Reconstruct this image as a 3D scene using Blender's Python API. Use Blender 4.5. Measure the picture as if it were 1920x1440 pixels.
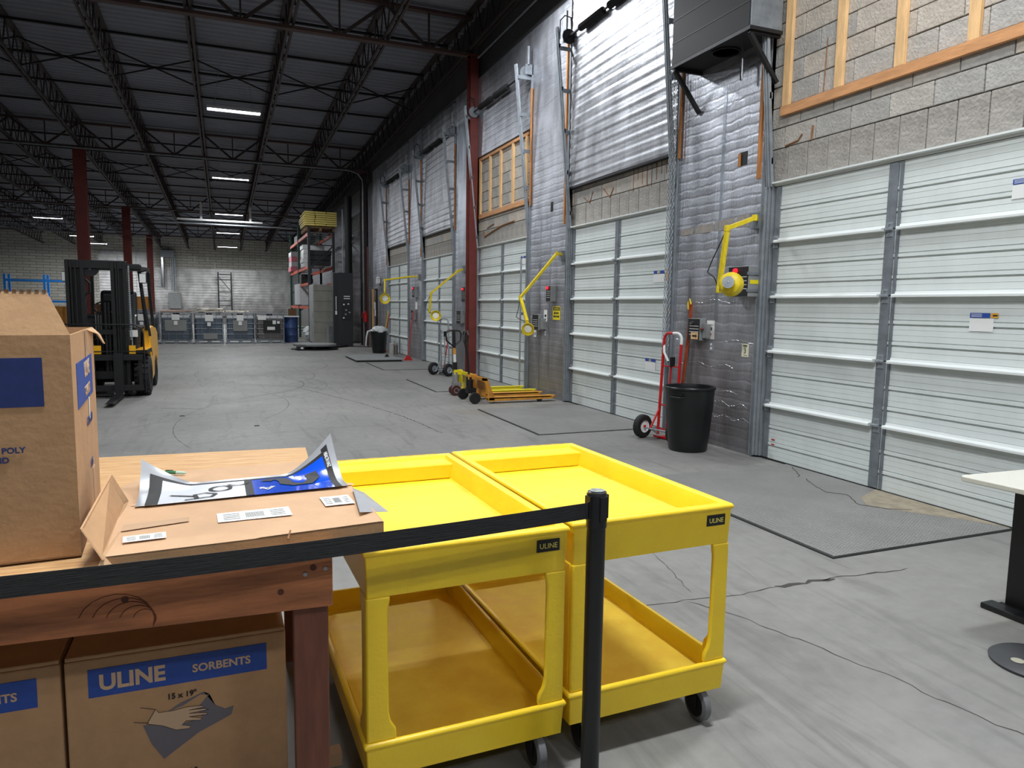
import bpy, bmesh, math, random
from math import pi, sin, cos, radians
from mathutils import Matrix, Vector
random.seed(7)
C = bpy.context.scene
for o in list(bpy.data.objects): bpy.data.objects.remove(o)

# ------------------------------------------------------------------ camera, world, exposure
RW = [[0.926897, -0.0274201, 0.3743128], [-0.3750502, -0.1051801, 0.9210182], [0.0141159, -0.9940751, -0.1077751]]   # rows: world X, Y, Z expressed in (right, down, forward)
cam = bpy.data.objects.new('camera', bpy.data.cameras.new('camera'))
C.collection.objects.link(cam); C.camera = cam
m = Matrix(((RW[0][0], -RW[0][1], -RW[0][2], 0), (RW[1][0], -RW[1][1], -RW[1][2], 0), (RW[2][0], -RW[2][1], -RW[2][2], 1.52), (0, 0, 0, 1)))
cam.matrix_world = m
cam.data.sensor_width = 36; cam.data.lens = 1331 / 1920 * 36
cam.data.clip_end = 200; cam.data.clip_start = .05
w = bpy.data.worlds.new('world'); C.world = w; w.use_nodes = True
w.node_tree.nodes['Background'].inputs[0].default_value = (.75, .85, 1, 1)
w.node_tree.nodes['Background'].inputs[1].default_value = .05
C.view_settings.view_transform = 'Standard'; C.view_settings.look = 'None'
C.view_settings.gamma = 1; C.view_settings.use_curve_mapping = False
C.view_settings.exposure = 0.22
LAMP_W = 150

# ------------------------------------------------------------------ helpers
def lin(c):
    return tuple(((x/255)/12.92 if x/255 <= .04045 else ((x/255+.055)/1.055)**2.4) for x in c)
def mat(name, col, rough=.5, metal=0, var=0., vs=4., bump=0., bs=30., st=(1, 1, 1), emit=0, col2=None, rv=0, coat=0):
    M = bpy.data.materials.new(name); M.use_nodes = True
    N = M.node_tree.nodes; L = M.node_tree.links; P = N['Principled BSDF']
    c = lin(col); P.inputs['Base Color'].default_value = (*c, 1)
    P.inputs['Roughness'].default_value = rough; P.inputs['Metallic'].default_value = metal
    if coat: P.inputs['Coat Weight'].default_value = coat
    if emit:
        P.inputs['Emission Color'].default_value = (*c, 1); P.inputs['Emission Strength'].default_value = emit
    if var or bump or col2 or rv:
        tc = N.new('ShaderNodeTexCoord'); mp = N.new('ShaderNodeMapping'); mp.inputs['Scale'].default_value = st
        L.new(tc.outputs['Object'], mp.inputs[0])
    if var or col2 or rv:
        n = N.new('ShaderNodeTexNoise'); n.inputs['Scale'].default_value = vs; n.inputs['Detail'].default_value = 6
        n.inputs['Roughness'].default_value = .65
        L.new(mp.outputs[0], n.inputs['Vector'])
        r = N.new('ShaderNodeValToRGB')
        a = lin(col2) if col2 else tuple(max(0, x*(1-var)) for x in c)
        b = c if col2 else tuple(min(1, x*(1+var)) for x in c)
        r.color_ramp.elements[0].position = .35; r.color_ramp.elements[1].position = .65
        r.color_ramp.elements[0].color = (*a, 1); r.color_ramp.elements[1].color = (*b, 1)
        L.new(n.outputs[0], r.inputs[0]); L.new(r.outputs[0], P.inputs['Base Color'])
        if rv:
            mr = N.new('ShaderNodeMapRange'); mr.inputs[3].default_value = rough-rv; mr.inputs[4].default_value = rough+rv
            mr.inputs[1].default_value = .3; mr.inputs[2].default_value = .7
            L.new(n.outputs[0], mr.inputs[0]); L.new(mr.outputs[0], P.inputs['Roughness'])
    if bump:
        n2 = N.new('ShaderNodeTexNoise'); n2.inputs['Scale'].default_value = bs; n2.inputs['Detail'].default_value = 4
        L.new(mp.outputs[0], n2.inputs['Vector'])
        b2 = N.new('ShaderNodeBump'); b2.inputs['Strength'].default_value = bump; b2.inputs['Distance'].default_value = .01
        L.new(n2.outputs[0], b2.inputs['Height']); L.new(b2.outputs[0], P.inputs['Normal'])
    return M

class MB:
    def __init__(s): s.v = []; s.f = []; s.mi = []; s.cur = 0
    def add(s, vs, fs):
        b = len(s.v); s.v += [tuple(v) for v in vs]
        for f in fs: s.f.append(tuple(b+i for i in f)); s.mi.append(s.cur)
        return s
    def box(s, x0, x1, y0, y1, z0, z1):
        if x0 > x1: x0, x1 = x1, x0
        if y0 > y1: y0, y1 = y1, y0
        if z0 > z1: z0, z1 = z1, z0
        return s.add([(x, y, z) for z in (z0, z1) for y in (y0, y1) for x in (x0, x1)],
                     [(0, 2, 3, 1), (4, 5, 7, 6), (0, 1, 5, 4), (2, 6, 7, 3), (0, 4, 6, 2), (1, 3, 7, 5)])
    def hexa(s, p):   # 8 points: bottom 4 ccw, top 4 ccw
        return s.add(p, [(3, 2, 1, 0), (4, 5, 6, 7), (0, 1, 5, 4), (1, 2, 6, 5), (2, 3, 7, 6), (3, 0, 4, 7)])
    def bar(s, a, b, w, h, up=(0, 0, 1)):
        a = Vector(a); b = Vector(b); d = (b-a).normalized(); u = Vector(up)
        if abs(d.dot(u)) > .98: u = Vector((1, 0, 0))
        r = d.cross(u).normalized(); u = r.cross(d)
        q = [(-1, -1), (1, -1), (1, 1), (-1, 1)]
        return s.add([p + r*(i*w/2) + u*(j*h/2) for p in (a, b) for i, j in q],
                     [(0, 1, 2, 3), (7, 6, 5, 4), (0, 4, 5, 1), (1, 5, 6, 2), (2, 6, 7, 3), (3, 7, 4, 0)])
    def tube(s, pts, r, n=8, caps=True, closed=False):
        P = [Vector(p) for p in pts]; k = len(P); rr = r if isinstance(r, (list, tuple)) else [r]*k
        d0 = (P[1]-P[0]).normalized(); u = Vector((0, 0, 1)) if abs(d0.z) < .9 else Vector((1, 0, 0))
        u = (u - d0*u.dot(d0)).normalized(); vs = []; fs = []
        for i, p in enumerate(P):
            if closed: t = (P[(i+1) % k]-P[i-1]).normalized()
            else: t = (P[min(i+1, k-1)]-P[max(i-1, 0)]).normalized()
            u = (u - t*u.dot(t)).normalized(); w_ = t.cross(u)
            for j in range(n):
                a = 2*pi*j/n; vs.append(p + (u*cos(a)+w_*sin(a))*rr[i])
        for i in range(k if closed else k-1):
            for j in range(n):
                a = i*n+j; b = i*n+(j+1) % n; c = ((i+1) % k)*n+(j+1) % n; d = ((i+1) % k)*n+j
                fs.append((a, b, c, d))
        if caps and not closed:
            fs.append(tuple(range(n-1, -1, -1))); fs.append(tuple((k-1)*n+j for j in range(n)))
        return s.add(vs, fs)
    def lathe(s, prof, c=(0, 0, 0), ax='z', n=24, cap=True):   # prof: (r, h)
        vs = []; fs = []; k = len(prof)
        for r, h in prof:
            for j in range(n):
                a = 2*pi*j/n; p = (r*cos(a), r*sin(a), h)
                if ax == 'x': p = (h, r*cos(a), r*sin(a))
                if ax == 'y': p = (r*sin(a), h, r*cos(a))
                vs.append((p[0]+c[0], p[1]+c[1], p[2]+c[2]))
        for i in range(k-1):
            for j in range(n):
                fs.append((i*n+j, i*n+(j+1) % n, (i+1)*n+(j+1) % n, (i+1)*n+j))
        if cap and prof[0][0] > 1e-4: fs.append(tuple(range(n-1, -1, -1)))
        if cap and prof[-1][0] > 1e-4: fs.append(tuple((k-1)*n+j for j in range(n)))
        return s.add(vs, fs)
    def cyl(s, c, r, h, ax='z', n=24, r2=None):
        return s.lathe([(r, 0), (r if r2 is None else r2, h)], c, ax, n)
    def prism(s, poly, d0, d1, plane='xz'):  # polygon extruded along remaining axis
        def P(a, b, d): return {'xz': (a, d, b), 'yz': (d, a, b), 'xy': (a, b, d)}[plane]
        k = len(poly); vs = [P(a, b, d0) for a, b in poly]+[P(a, b, d1) for a, b in poly]
        return s.add(vs, [tuple(range(k-1, -1, -1)), tuple(range(k, 2*k))]+[(i, (i+1) % k, (i+1) % k+k, i+k) for i in range(k)])
    def sheet(s, rows, t=.002, nrm=(0, 0, 1)):   # grid of points with thickness along nrm
        nr = len(rows); nc = len(rows[0]); n_ = Vector(nrm); top = [Vector(p) for r in rows for p in r]; bot = [p-n_*t for p in top]
        K = nr*nc; fs = []
        for i in range(nr-1):
            for j in range(nc-1):
                a = i*nc+j; fs.append((a, a+1, a+nc+1, a+nc)); fs.append((a+K+nc, a+K+nc+1, a+K+1, a+K))
        for i in range(nr-1):
            for a, b in ((i*nc, (i+1)*nc), ((i+1)*nc+nc-1, i*nc+nc-1)): fs.append((a, b, b+K, a+K))
        for j in range(nc-1):
            for a, b in ((j+1, j), ((nr-1)*nc+j, (nr-1)*nc+j+1)): fs.append((a, b, b+K, a+K))
        return s.add(top+bot, fs)
    def build(s, name, m, parent=None, bevel=0, smooth=False, loc=None, rot=None):
        me = bpy.data.meshes.new(name); me.from_pydata(s.v, [], s.f); me.validate()
        ms = m if isinstance(m, (list, tuple)) else [m]
        for q in ms: me.materials.append(q)
        if len(ms) > 1:
            for p, i in zip(me.polygons, s.mi): p.material_index = i
        bm = bmesh.new(); bm.from_mesh(me); bmesh.ops.recalc_face_normals(bm, faces=bm.faces); bm.to_mesh(me); bm.free()
        if smooth:
            for p in me.polygons: p.use_smooth = True
            try: me.set_sharp_from_angle(angle=radians(35))
            except Exception: pass
        o = bpy.data.objects.new(name, me); C.collection.objects.link(o)
        if parent: o.parent = parent
        if loc: o.location = loc
        if rot: o.rotation_euler = rot
        if bevel:
            b = o.modifiers.new('bevel', 'BEVEL'); b.width = bevel; b.segments = 2; b.limit_method = 'ANGLE'; b.angle_limit = radians(40)
        return o
def tag(o, label=None, cat=None, group=None, kind=None):
    if label: o['label'] = label
    if cat: o['category'] = cat
    if group: o['group'] = group
    if kind: o['kind'] = kind
    return o
def thing(name, label, cat, loc=(0, 0, 0), rz=0, group=None, kind=None):
    o = bpy.data.objects.new(name, None); C.collection.objects.link(o); o.location = loc; o.rotation_euler = (0, 0, rz)
    o.empty_display_size = .1
    return tag(o, label, cat, group, kind)
def structure(name, label=None):
    return thing(name, label, None, kind='structure')
def dup(root, loc=None, rz=None, label=None):
    r = root.copy(); C.collection.objects.link(r)
    if loc is not None: r.location = loc
    if rz is not None: r.rotation_euler = (0, 0, rz)
    if label: r['label'] = label
    def rec(a, b):
        for ch in list(a.children):
            c = ch.copy(); C.collection.objects.link(c); c.parent = b
            rec(ch, c)
    rec(root, r)
    return r
def text(name, s, size, m, parent, org, ex, ey, align='LEFT', bold=0., sx=1., ext=.0004):
    cu = bpy.data.curves.new(name, 'FONT'); cu.body = s; cu.size = size; cu.align_x = align; cu.offset = bold; cu.extrude = ext
    cu.resolution_u = 3
    to = bpy.data.objects.new(name, cu); me = bpy.data.meshes.new_from_object(to); bpy.data.objects.remove(to); bpy.data.curves.remove(cu)
    ex = Vector(ex); ey = Vector(ey); ez = ex.cross(ey)
    M = Matrix(((ex.x*sx, ey.x, ez.x, org[0]), (ex.y*sx, ey.y, ez.y, org[1]), (ex.z*sx, ey.z, ez.z, org[2]), (0, 0, 0, 1)))
    me.transform(M); me.materials.clear(); me.materials.append(m)
    o = bpy.data.objects.new(name, me); C.collection.objects.link(o); o.parent = parent
    return o
FRONT = ((1, 0, 0), (0, 0, 1))      # print that faces -Y
WALL = ((0, -1, 0), (0, 0, 1))      # print that faces -X
SIDE = ((0, 1, 0), (0, 0, 1))       # print that faces +X

# ------------------------------------------------------------------ materials
def foil(name, base, rough, wave=.5, per=.2, streak=1., big=.35, stain=None, lines=.15):
    M = bpy.data.materials.new(name); M.use_nodes = True
    N = M.node_tree.nodes; L = M.node_tree.links; P = N['Principled BSDF']
    P.inputs['Metallic'].default_value = .88; P.inputs['Roughness'].default_value = rough
    tc = N.new('ShaderNodeTexCoord')
    def noise(st, sc, det=4, dist=0):
        mp = N.new('ShaderNodeMapping'); mp.inputs['Scale'].default_value = st; L.new(tc.outputs['Object'], mp.inputs[0])
        n = N.new('ShaderNodeTexNoise'); n.inputs['Scale'].default_value = sc; n.inputs['Detail'].default_value = det
        n.inputs['Distortion'].default_value = dist
        L.new(mp.outputs[0], n.inputs['Vector']); return n
    def mth(op, a, b):
        k = N.new('ShaderNodeMath'); k.operation = op
        for i, x in enumerate((a, b)):
            if hasattr(x, 'links'): L.new(x, k.inputs[i])
            else: k.inputs[i].default_value = x
        return k.outputs[0]
    wv = N.new('ShaderNodeTexWave'); wv.wave_type = 'BANDS'; wv.bands_direction = 'Z'; wv.wave_profile = 'SIN'
    wv.inputs['Scale'].default_value = 0.314/per; wv.inputs['Distortion'].default_value = 1.6; wv.inputs['Detail'].default_value = 2
    wv.inputs['Detail Scale'].default_value = 1.2
    L.new(tc.outputs['Object'], wv.inputs['Vector'])
    n1 = noise((1, 14, .55), 2.6, 3, .3); n2 = noise((1, 1, 1), 6, 5, .6); n3 = noise((1, 1, 2.5), 1.1, 2, .2)
    n4 = noise((1, 3, 22), 1.3, 3, .8)
    h = mth('MULTIPLY', wv.outputs['Fac'], wave)
    h = mth('ADD', h, mth('MULTIPLY', n1.outputs[0], .30*streak))
    h = mth('ADD', h, mth('MULTIPLY', n2.outputs[0], .14))
    h = mth('ADD', h, mth('MULTIPLY', n3.outputs[0], big))
    h = mth('ADD', h, mth('MULTIPLY', n4.outputs[0], .25*wave))
    w2 = N.new('ShaderNodeTexWave'); w2.wave_type = 'BANDS'; w2.bands_direction = 'Z'; w2.wave_profile = 'SIN'
    w2.inputs['Scale'].default_value = 0.314/.102; w2.inputs['Distortion'].default_value = 2.2; w2.inputs['Detail'].default_value = 4
    w2.inputs['Detail Scale'].default_value = 1.6; w2.inputs['Detail Roughness'].default_value = .62; L.new(tc.outputs['Object'], w2.inputs['Vector'])
    pw = mth('POWER', w2.outputs['Fac'], 5.0)
    n6 = noise((1, 26, 2.2), 3.0, 8, .3); n7 = noise((1, 1, 1), 38, 3)
    h = mth('SUBTRACT', h, mth('MULTIPLY', pw, lines)); h = mth('ADD', h, mth('MULTIPLY', n6.outputs[0], .46*streak)); h = mth('ADD', h, mth('MULTIPLY', n7.outputs[0], .16))
    b = N.new('ShaderNodeBump'); b.inputs['Strength'].default_value = .85; b.inputs['Distance'].default_value = .015
    L.new(h, b.inputs['Height']); L.new(b.outputs[0], P.inputs['Normal'])
    r = N.new('ShaderNodeValToRGB'); e = r.color_ramp.elements
    c = lin(base); e[0].position = .3; e[1].position = .7
    e[0].color = (*[x*.62 for x in c], 1); e[1].color = (*[min(1, x*1.12) for x in c], 1)
    n5 = noise((1, 1.6, .7), 2.0, 7, .4); L.new(n5.outputs[0], r.inputs[0])
    out = r.outputs[0]
    # dull grime on the low part of the wall, with a shape of its own
    sep = N.new('ShaderNodeSeparateXYZ'); L.new(tc.outputs['Object'], sep.inputs[0])
    mr = N.new('ShaderNodeMapRange'); mr.inputs[1].default_value = 2.1; mr.inputs[2].default_value = .7
    z = mth('ADD', sep.outputs[2], mth('MULTIPLY', n5.outputs[0], 1.2)); z = mth('SUBTRACT', z, .6)
    L.new(z, mr.inputs[0])
    g = mth('MULTIPLY', mr.outputs[0], .62)
    mx = N.new('ShaderNodeMix'); mx.data_type = 'RGBA'; L.new(g, mx.inputs[0]); L.new(out, mx.inputs[6])
    mx.inputs[7].default_value = (*lin(stain or (122, 116, 112)), 1)
    L.new(mx.outputs[2], P.inputs['Base Color'])
    rg = mth('ADD', mth('MULTIPLY', n5.outputs[0], .22), rough-.08); L.new(mth('ADD', rg, mth('MULTIPLY', mr.outputs[0], .14)), P.inputs['Roughness'])
    return M
M_foil = foil('wall_foil', (206, 208, 216), .40, .16, .2, .8, .22)
M_foilp = foil('foil_blanket', (200, 201, 206), .42, .05, .165, .8, .08, lines=.05)
M_foils = foil('smooth_foil', (190, 196, 206), .34, .08, .2, .3, .2, lines=.02)
M_backfoil = foil('back_foil', (214, 212, 210), .42, .3, lines=.3)

def block_mat(name, c1, c2, mortar, line=.5):
    M = bpy.data.materials.new(name); M.use_nodes = True
    N = M.node_tree.nodes; L = M.node_tree.links; P = N['Principled BSDF']; P.inputs['Roughness'].default_value = .8
    tc = N.new('ShaderNodeTexCoord'); mp = N.new('ShaderNodeMapping'); mp.inputs['Rotation'].default_value = (radians(90), 0, 0)
    L.new(tc.outputs['Object'], mp.inputs[0])
    b = N.new('ShaderNodeTexBrick'); b.inputs['Scale'].default_value = 1; b.inputs['Brick Width'].default_value = .8; b.inputs['Row Height'].default_value = .2
    b.inputs['Mortar Size'].default_value = .012; b.inputs['Color1'].default_value = (*lin(c1), 1); b.inputs['Color2'].default_value = (*lin(c2), 1)
    b.inputs['Mortar'].default_value = (*lin(mortar), 1)
    L.new(mp.outputs[0], b.inputs['Vector']); L.new(b.outputs[0], P.inputs['Base Color'])
    bp = N.new('ShaderNodeBump'); bp.inputs['Strength'].default_value = .6; bp.inputs['Distance'].default_value = .01; bp.invert = True
    L.new(b.outputs['Fac'], bp.inputs['Height']); L.new(bp.outputs[0], P.inputs['Normal'])
    return M
M_back = block_mat('back_wall_block', (206, 202, 192), (190, 186, 174), (92, 88, 80))
M_dark = mat('dark_wall', (70, 70, 72), .8, var=.2, vs=.6)
M_cmu = [mat('concrete_block_%s' % n, c, .92, var=.13, vs=9, bump=.9, bs=42) for n, c in (('grey', (176, 170, 162)), ('warm', (182, 172, 160)), ('cool', (164, 161, 156)))]
M_cmu_l = mat('block_lintel', (160, 155, 148), .92, var=.2, vs=5, bump=.9, bs=42)
M_mortar = mat('mortar', (96, 92, 87), .95, var=.2, vs=8)
M_lumber = mat('pine_lumber', (224, 182, 130), .65, var=.14, vs=3, st=(6, 6, 1.2), bump=.2, bs=10)
M_lumber_h = mat('pine_lumber_plate', (202, 146, 98), .65, var=.16, vs=3, st=(6, 1.2, 6), bump=.2, bs=10)
M_oldwood = mat('amber_lumber', (176, 112, 52), .6, var=.35, vs=3, st=(8, 8, .8))
M_door = mat('white_steel', (216, 222, 220), .42, var=.05, vs=1.4, st=(1, 2, .5))
M_doorline = mat('pressed_groove', (120, 126, 126), .6)
M_strut = mat('white_strut', (222, 226, 224), .38)
M_galv = mat('galvanised_steel', (158, 164, 170), .45, .45, var=.14, vs=9, bump=.15, bs=60)
M_galvd = mat('dull_galvanised_steel', (128, 134, 140), .5, .35, var=.2, vs=7)
M_darkst = mat('dark_steel', (48, 48, 50), .45, .6, var=.2, vs=6)
M_blacksteel = mat('black_steel', (19, 19, 21), .6, .1)
M_roofsteel = mat('roof_steel', (62, 52, 50), .6, .1, var=.2, vs=2)
M_girder = mat('girder_steel', (74, 54, 50), .6, .1, var=.2, vs=2)
M_red = mat('red_oxide_paint', (104, 40, 33), .55, var=.14, vs=3)
M_deck = mat('roof_deck', (134, 136, 146), .6, .2, var=.15, vs=.5)
M_rubber = mat('black_rubber', (24, 24, 25), .75, bump=.3, bs=30)
M_black = mat('black_plastic', (20, 21, 23), .42)
M_blackcan = mat('black_can_plastic', (17, 18, 20), .38, bump=.25, bs=8)
M_yel = mat('yellow_poly', (255, 214, 44), .38, var=.05, vs=5, bump=.10, bs=90, rv=.06)
M_yeltop = mat('yellow_poly_tray', (255, 224, 78), .6, var=.10, vs=4, bump=.1, bs=90, col2=(242, 196, 56), rv=.1)
M_yarm = mat('yellow_arm_paint', (222, 196, 26), .45, var=.15, vs=20)
M_fork = mat('forklift_yellow', (240, 176, 30), .38, var=.06)
M_forkt = mat('forklift_tan', (232, 176, 84), .45, var=.06)
M_orange = mat('worn_orange_paint', (226, 160, 52), .5, var=.12, vs=8, col2=(186, 120, 50))
M_yjack = mat('jack_yellow', (236, 216, 34), .42, var=.08)
M_white = mat('white_print', (228, 228, 226), .6)
M_paper = mat('white_paper', (232, 232, 228), .7)
M_chrome = mat('bright_metal', (205, 205, 208), .2, .95)
M_redp = mat('red_paint', (190, 26, 28), .38)
M_whitep = mat('white_paint', (228, 228, 226), .4)
M_card = mat('cardboard', (186, 146, 106), .82, var=.07, vs=14, bump=.12, bs=60)
M_cardin = mat('cardboard_inner', (196, 160, 122), .85, var=.06, vs=14)
M_cardedge = mat('cardboard_edge', (128, 88, 54), .9, var=.3, vs=80, st=(1, 1, 6))
M_kraft = mat('pale_kraft_board', (190, 154, 120), .82, var=.05, vs=10)
M_blue = mat('blue_ink', (38, 74, 158), .6, var=.08, vs=40)
M_navy = mat('navy_ink', (36, 54, 112), .6, var=.1, vs=40)
M_ink = mat('black_ink', (22, 22, 24), .6)
M_cardtxt = mat('bare_card_lettering', (205, 172, 140), .8)
M_tape = mat('clear_tape', (202, 170, 140), .12)
M_ply = mat('plywood', (208, 168, 118), .6, col2=(176, 130, 82), vs=5, st=(1.2, 14, 14), bump=.15, bs=20)
M_tan = mat('stained_lumber', (168, 104, 64), .62, var=.3, vs=2.6, st=(1.5, 12, 12), bump=.2, bs=10)
M_leg = mat('dark_lumber_leg', (112, 66, 48), .65, var=.2, vs=3, st=(12, 12, 1.5))
M_silver = mat('silver_sheet', (206, 208, 212), .25, .5, var=.05, vs=4)
M_bluefilm = mat('glossy_blue_film', (20, 84, 220), .12, coat=.6)
M_greym = mat('grey_metal', (150, 152, 152), .5, .3, var=.08)
M_greybox = mat('grey_cabinet', (136, 136, 134), .6, var=.1, vs=2)
M_lens = mat('lamp_lens', (240, 240, 232), .3)
M_lit = mat('lit_tube', (245, 248, 255), .4, emit=14)
M_redlit = mat('red_signal', (255, 30, 40), .3, emit=1.6)
M_green = mat('rack_green', (26, 74, 60), .45)
M_rackblk = mat('rack_dark', (30, 34, 36), .45)
M_rackor = mat('rack_orange', (214, 82, 48), .5)
M_rackblue = mat('rack_blue', (24, 112, 190), .45)
M_tote = mat('tote_bluegrey', (86, 98, 112), .45, var=.1, vs=2)
M_toteb = mat('tote_brown_grey', (104, 98, 96), .5, var=.1, vs=2)
M_wrap = mat('white_wrap', (206, 208, 210), .35, var=.1, vs=12, bump=.6, bs=10)
M_pink = mat('pink_wrap', (226, 130, 146), .5, var=.2, vs=10)
M_board = mat('yellow_board', (216, 196, 110), .6, var=.1)
M_brown = mat('brown_board', (112, 84, 58), .8, var=.15)
M_crate = mat('amber_crate', (204, 140, 58), .6, var=.15)
M_laminate = mat('speckled_laminate', (206, 204, 192), .45, var=.04, vs=90)
M_belt = mat('black_webbing', (18, 18, 21), .6, bump=.5, bs=60, st=(.2, .2, 9))
M_green_pl = mat('green_plastic', (34, 110, 66), .4)
M_clear = mat('pale_clear_plastic', (176, 206, 190), .2)
M_concol = mat('pale_rust_pipe', (176, 84, 52), .5, .5, var=.25, vs=8)

def floor_mat():
    M = bpy.data.materials.new('concrete_floor'); M.use_nodes = True
    N = M.node_tree.nodes; L = M.node_tree.links; P = N['Principled BSDF']
    tc = N.new('ShaderNodeTexCoord')
    def ns(sc, det, st=(1, 1, 1), dist=0, rough=.6):
        mp = N.new('ShaderNodeMapping'); mp.inputs['Scale'].default_value = st; L.new(tc.outputs['Object'], mp.inputs[0])
        n = N.new('ShaderNodeTexNoise'); n.inputs['Scale'].default_value = sc; n.inputs['Detail'].default_value = det
        n.inputs['Distortion'].default_value = dist; n.inputs['Roughness'].default_value = rough; L.new(mp.outputs[0], n.inputs['Vector']); return n
    def ramp(n, p0, c0, p1, c1):
        r = N.new('ShaderNodeValToRGB'); e = r.color_ramp.elements; e[0].position = p0; e[1].position = p1
        e[0].color = (*lin(c0), 1); e[1].color = (*lin(c1), 1); L.new(n.outputs[0], r.inputs[0]); return r
    a = ramp(ns(.55, 8, dist=.5), .3, (134, 133, 130), .7, (158, 156, 151))
    b = ramp(ns(9, 8), .3, (176, 176, 176), .7, (220, 220, 220))
    c = ramp(ns(1.6, 6, (4, .5, 1), 1.2), .52, (255, 255, 255), .72, (205, 205, 205))
    d = ramp(ns(.33, 3, dist=.8), .62, (255, 255, 255), .8, (255, 240, 222))
    def mul(x, y, f=1):
        k = N.new('ShaderNodeMix'); k.data_type = 'RGBA'; k.blend_type = 'MULTIPLY'; k.inputs[0].default_value = f
        L.new(x, k.inputs[6]); L.new(y, k.inputs[7]); return k.outputs[2]
    o = mul(mul(mul(a.outputs[0], b.outputs[0], .5), c.outputs[0], .7), d.outputs[0])
    L.new(o, P.inputs['Base Color'])
    r = N.new('ShaderNodeMapRange'); r.inputs[3].default_value = .5; r.inputs[4].default_value = .72
    n = ns(1.3, 5); L.new(n.outputs[0], r.inputs[0]); L.new(r.outputs[0], P.inputs['Roughness'])
    bp = N.new('ShaderNodeBump'); bp.inputs['Strength'].default_value = .15; bp.inputs['Distance'].default_value = .004
    n = ns(30, 6); L.new(n.outputs[0], bp.inputs['Height']); L.new(bp.outputs[0], P.inputs['Normal'])
    return M
M_floor = floor_mat()
M_yeltop.node_tree.nodes['Principled BSDF'].inputs['Specular IOR Level'].default_value = .25
def tread_mat():
    M = mat('tread_plate', (140, 139, 136), .5, .1, var=.1, vs=1.5)
    N = M.node_tree.nodes; L = M.node_tree.links; P = N['Principled BSDF']
    tc = N.new('ShaderNodeTexCoord'); hs = []
    for ang, off in ((45, 0), (-45, .5)):
        mp = N.new('ShaderNodeMapping'); mp.inputs['Rotation'].default_value = (0, 0, radians(ang)); mp.inputs['Scale'].default_value = (18, 34, 1)
        mp.inputs['Location'].default_value = (off, off, 0)
        L.new(tc.outputs['Object'], mp.inputs[0])
        v = N.new('ShaderNodeTexVoronoi'); v.inputs['Scale'].default_value = 1; v.inputs['Randomness'].default_value = 0
        L.new(mp.outputs[0], v.inputs['Vector'])
        r = N.new('ShaderNodeMapRange'); r.inputs[1].default_value = .22; r.inputs[2].default_value = .34; r.inputs[3].default_value = 1; r.inputs[4].default_value = 0
        L.new(v.outputs[0], r.inputs[0]); hs.append(r.outputs[0])
    k = N.new('ShaderNodeMath'); k.operation = 'MAXIMUM'; L.new(hs[0], k.inputs[0]); L.new(hs[1], k.inputs[1])
    b = N.new('ShaderNodeBump'); b.inputs['Strength'].default_value = 1; b.inputs['Distance'].default_value = .006
    L.new(k.outputs[0], b.inputs['Height']); L.new(b.outputs[0], P.inputs['Normal'])
    return M
M_tread = tread_mat()
# ------------------------------------------------------------------ room shell
XW = 5.20          # face of the dock wall
YB = 59.0          # back wall
def zlow(y): return 6.85 - .03*(y-14.8)
def zdeck(y): return zlow(y) + .78

fl = structure('floor', 'worn grey concrete warehouse floor')
MB().box(-16, 6, -9, YB+.3, -.25, 0).build('slab', M_floor, fl)
def crack(pts, wd, jit=.012, name='crack'):
    P = []
    for (x0, y0), (x1, y1) in zip(pts, pts[1:]):
        L_ = math.hypot(x1-x0, y1-y0); k = max(2, int(L_/.05))
        for i in range(k):
            t = i/k; P.append((x0+(x1-x0)*t+random.uniform(-jit, jit), y0+(y1-y0)*t+random.uniform(-jit, jit)))
    P.append(pts[-1]); b = MB(); vs = []; fs = []
    for i, (x, y) in enumerate(P):
        x2, y2 = P[min(i+1, len(P)-1)]; x1, y1 = P[max(0, i-1)]
        d = math.hypot(x2-x1, y2-y1) or 1; nx, ny = -(y2-y1)/d, (x2-x1)/d; h = wd*random.uniform(.3, 1)/2 * (1 if 0 < i < len(P)-1 else .3)
        vs += [(x+nx*h, y+ny*h, .0012), (x-nx*h, y-ny*h, .0012)]
        if i: fs.append((2*i-2, 2*i-1, 2*i+1, 2*i))
    b.add(vs, fs); return b.build(name, M_crackm, fl)
M_crackm = mat('crack_shadow_grit', (66, 63, 60), .95)
M_crackd = M_crackm
crack([(1.3, 3.02), (1.63, 2.99), (2.2, 2.98)], .009)
crack([(2.2, 2.98), (2.54, 2.93), (2.8, 2.95)], .012)
crack([(2.8, 2.95), (2.95, 2.93), (3.1, 2.95), (3.2, 2.93)], .05, .02)
crack([(3.1, 2.93), (3.42, 2.94), (3.75, 2.91)], .016, .02)
crack([(2.21, 2.97), (2.33, 2.76), (2.44, 2.41), (2.54, 2.09), (2.6, 1.74), (2.66, 1.5), (2.7, 1.1)], .007)
crack([(2.52, 4.04), (2.42, 3.5), (2.3, 3.05)], .005)
crack([(2.21, 9.84), (2.32, 9.0), (2.41, 8.12)], .02)
crack([(1.2, 13.5), (1.9, 11.2), (2.2, 9.84)], .015)
crack([(-.9, 11.3), (-.3, 11.0)], .02); crack([(-4, 19.5), (3.3, 17.2)], .02, .004, 'joint')

DC = [4.38+4.45*i for i in range(5)]; HW = 1.37
wr = structure('wall_right', 'dock wall of bare concrete block under silver foil insulation')
MB().box(XW, XW+.3, -9, YB, 0, 9.2).build('wall_core', M_mortar, wr)
MB().box(XW-.03, XW, -9, YB, 6.3, 9.2).build('upper_board', M_dark, wr)
MB().box(XW-.07, XW-.03, 7, 25.5, 6.27, 6.31).build('ledge_trim', M_galvd, wr)
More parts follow.
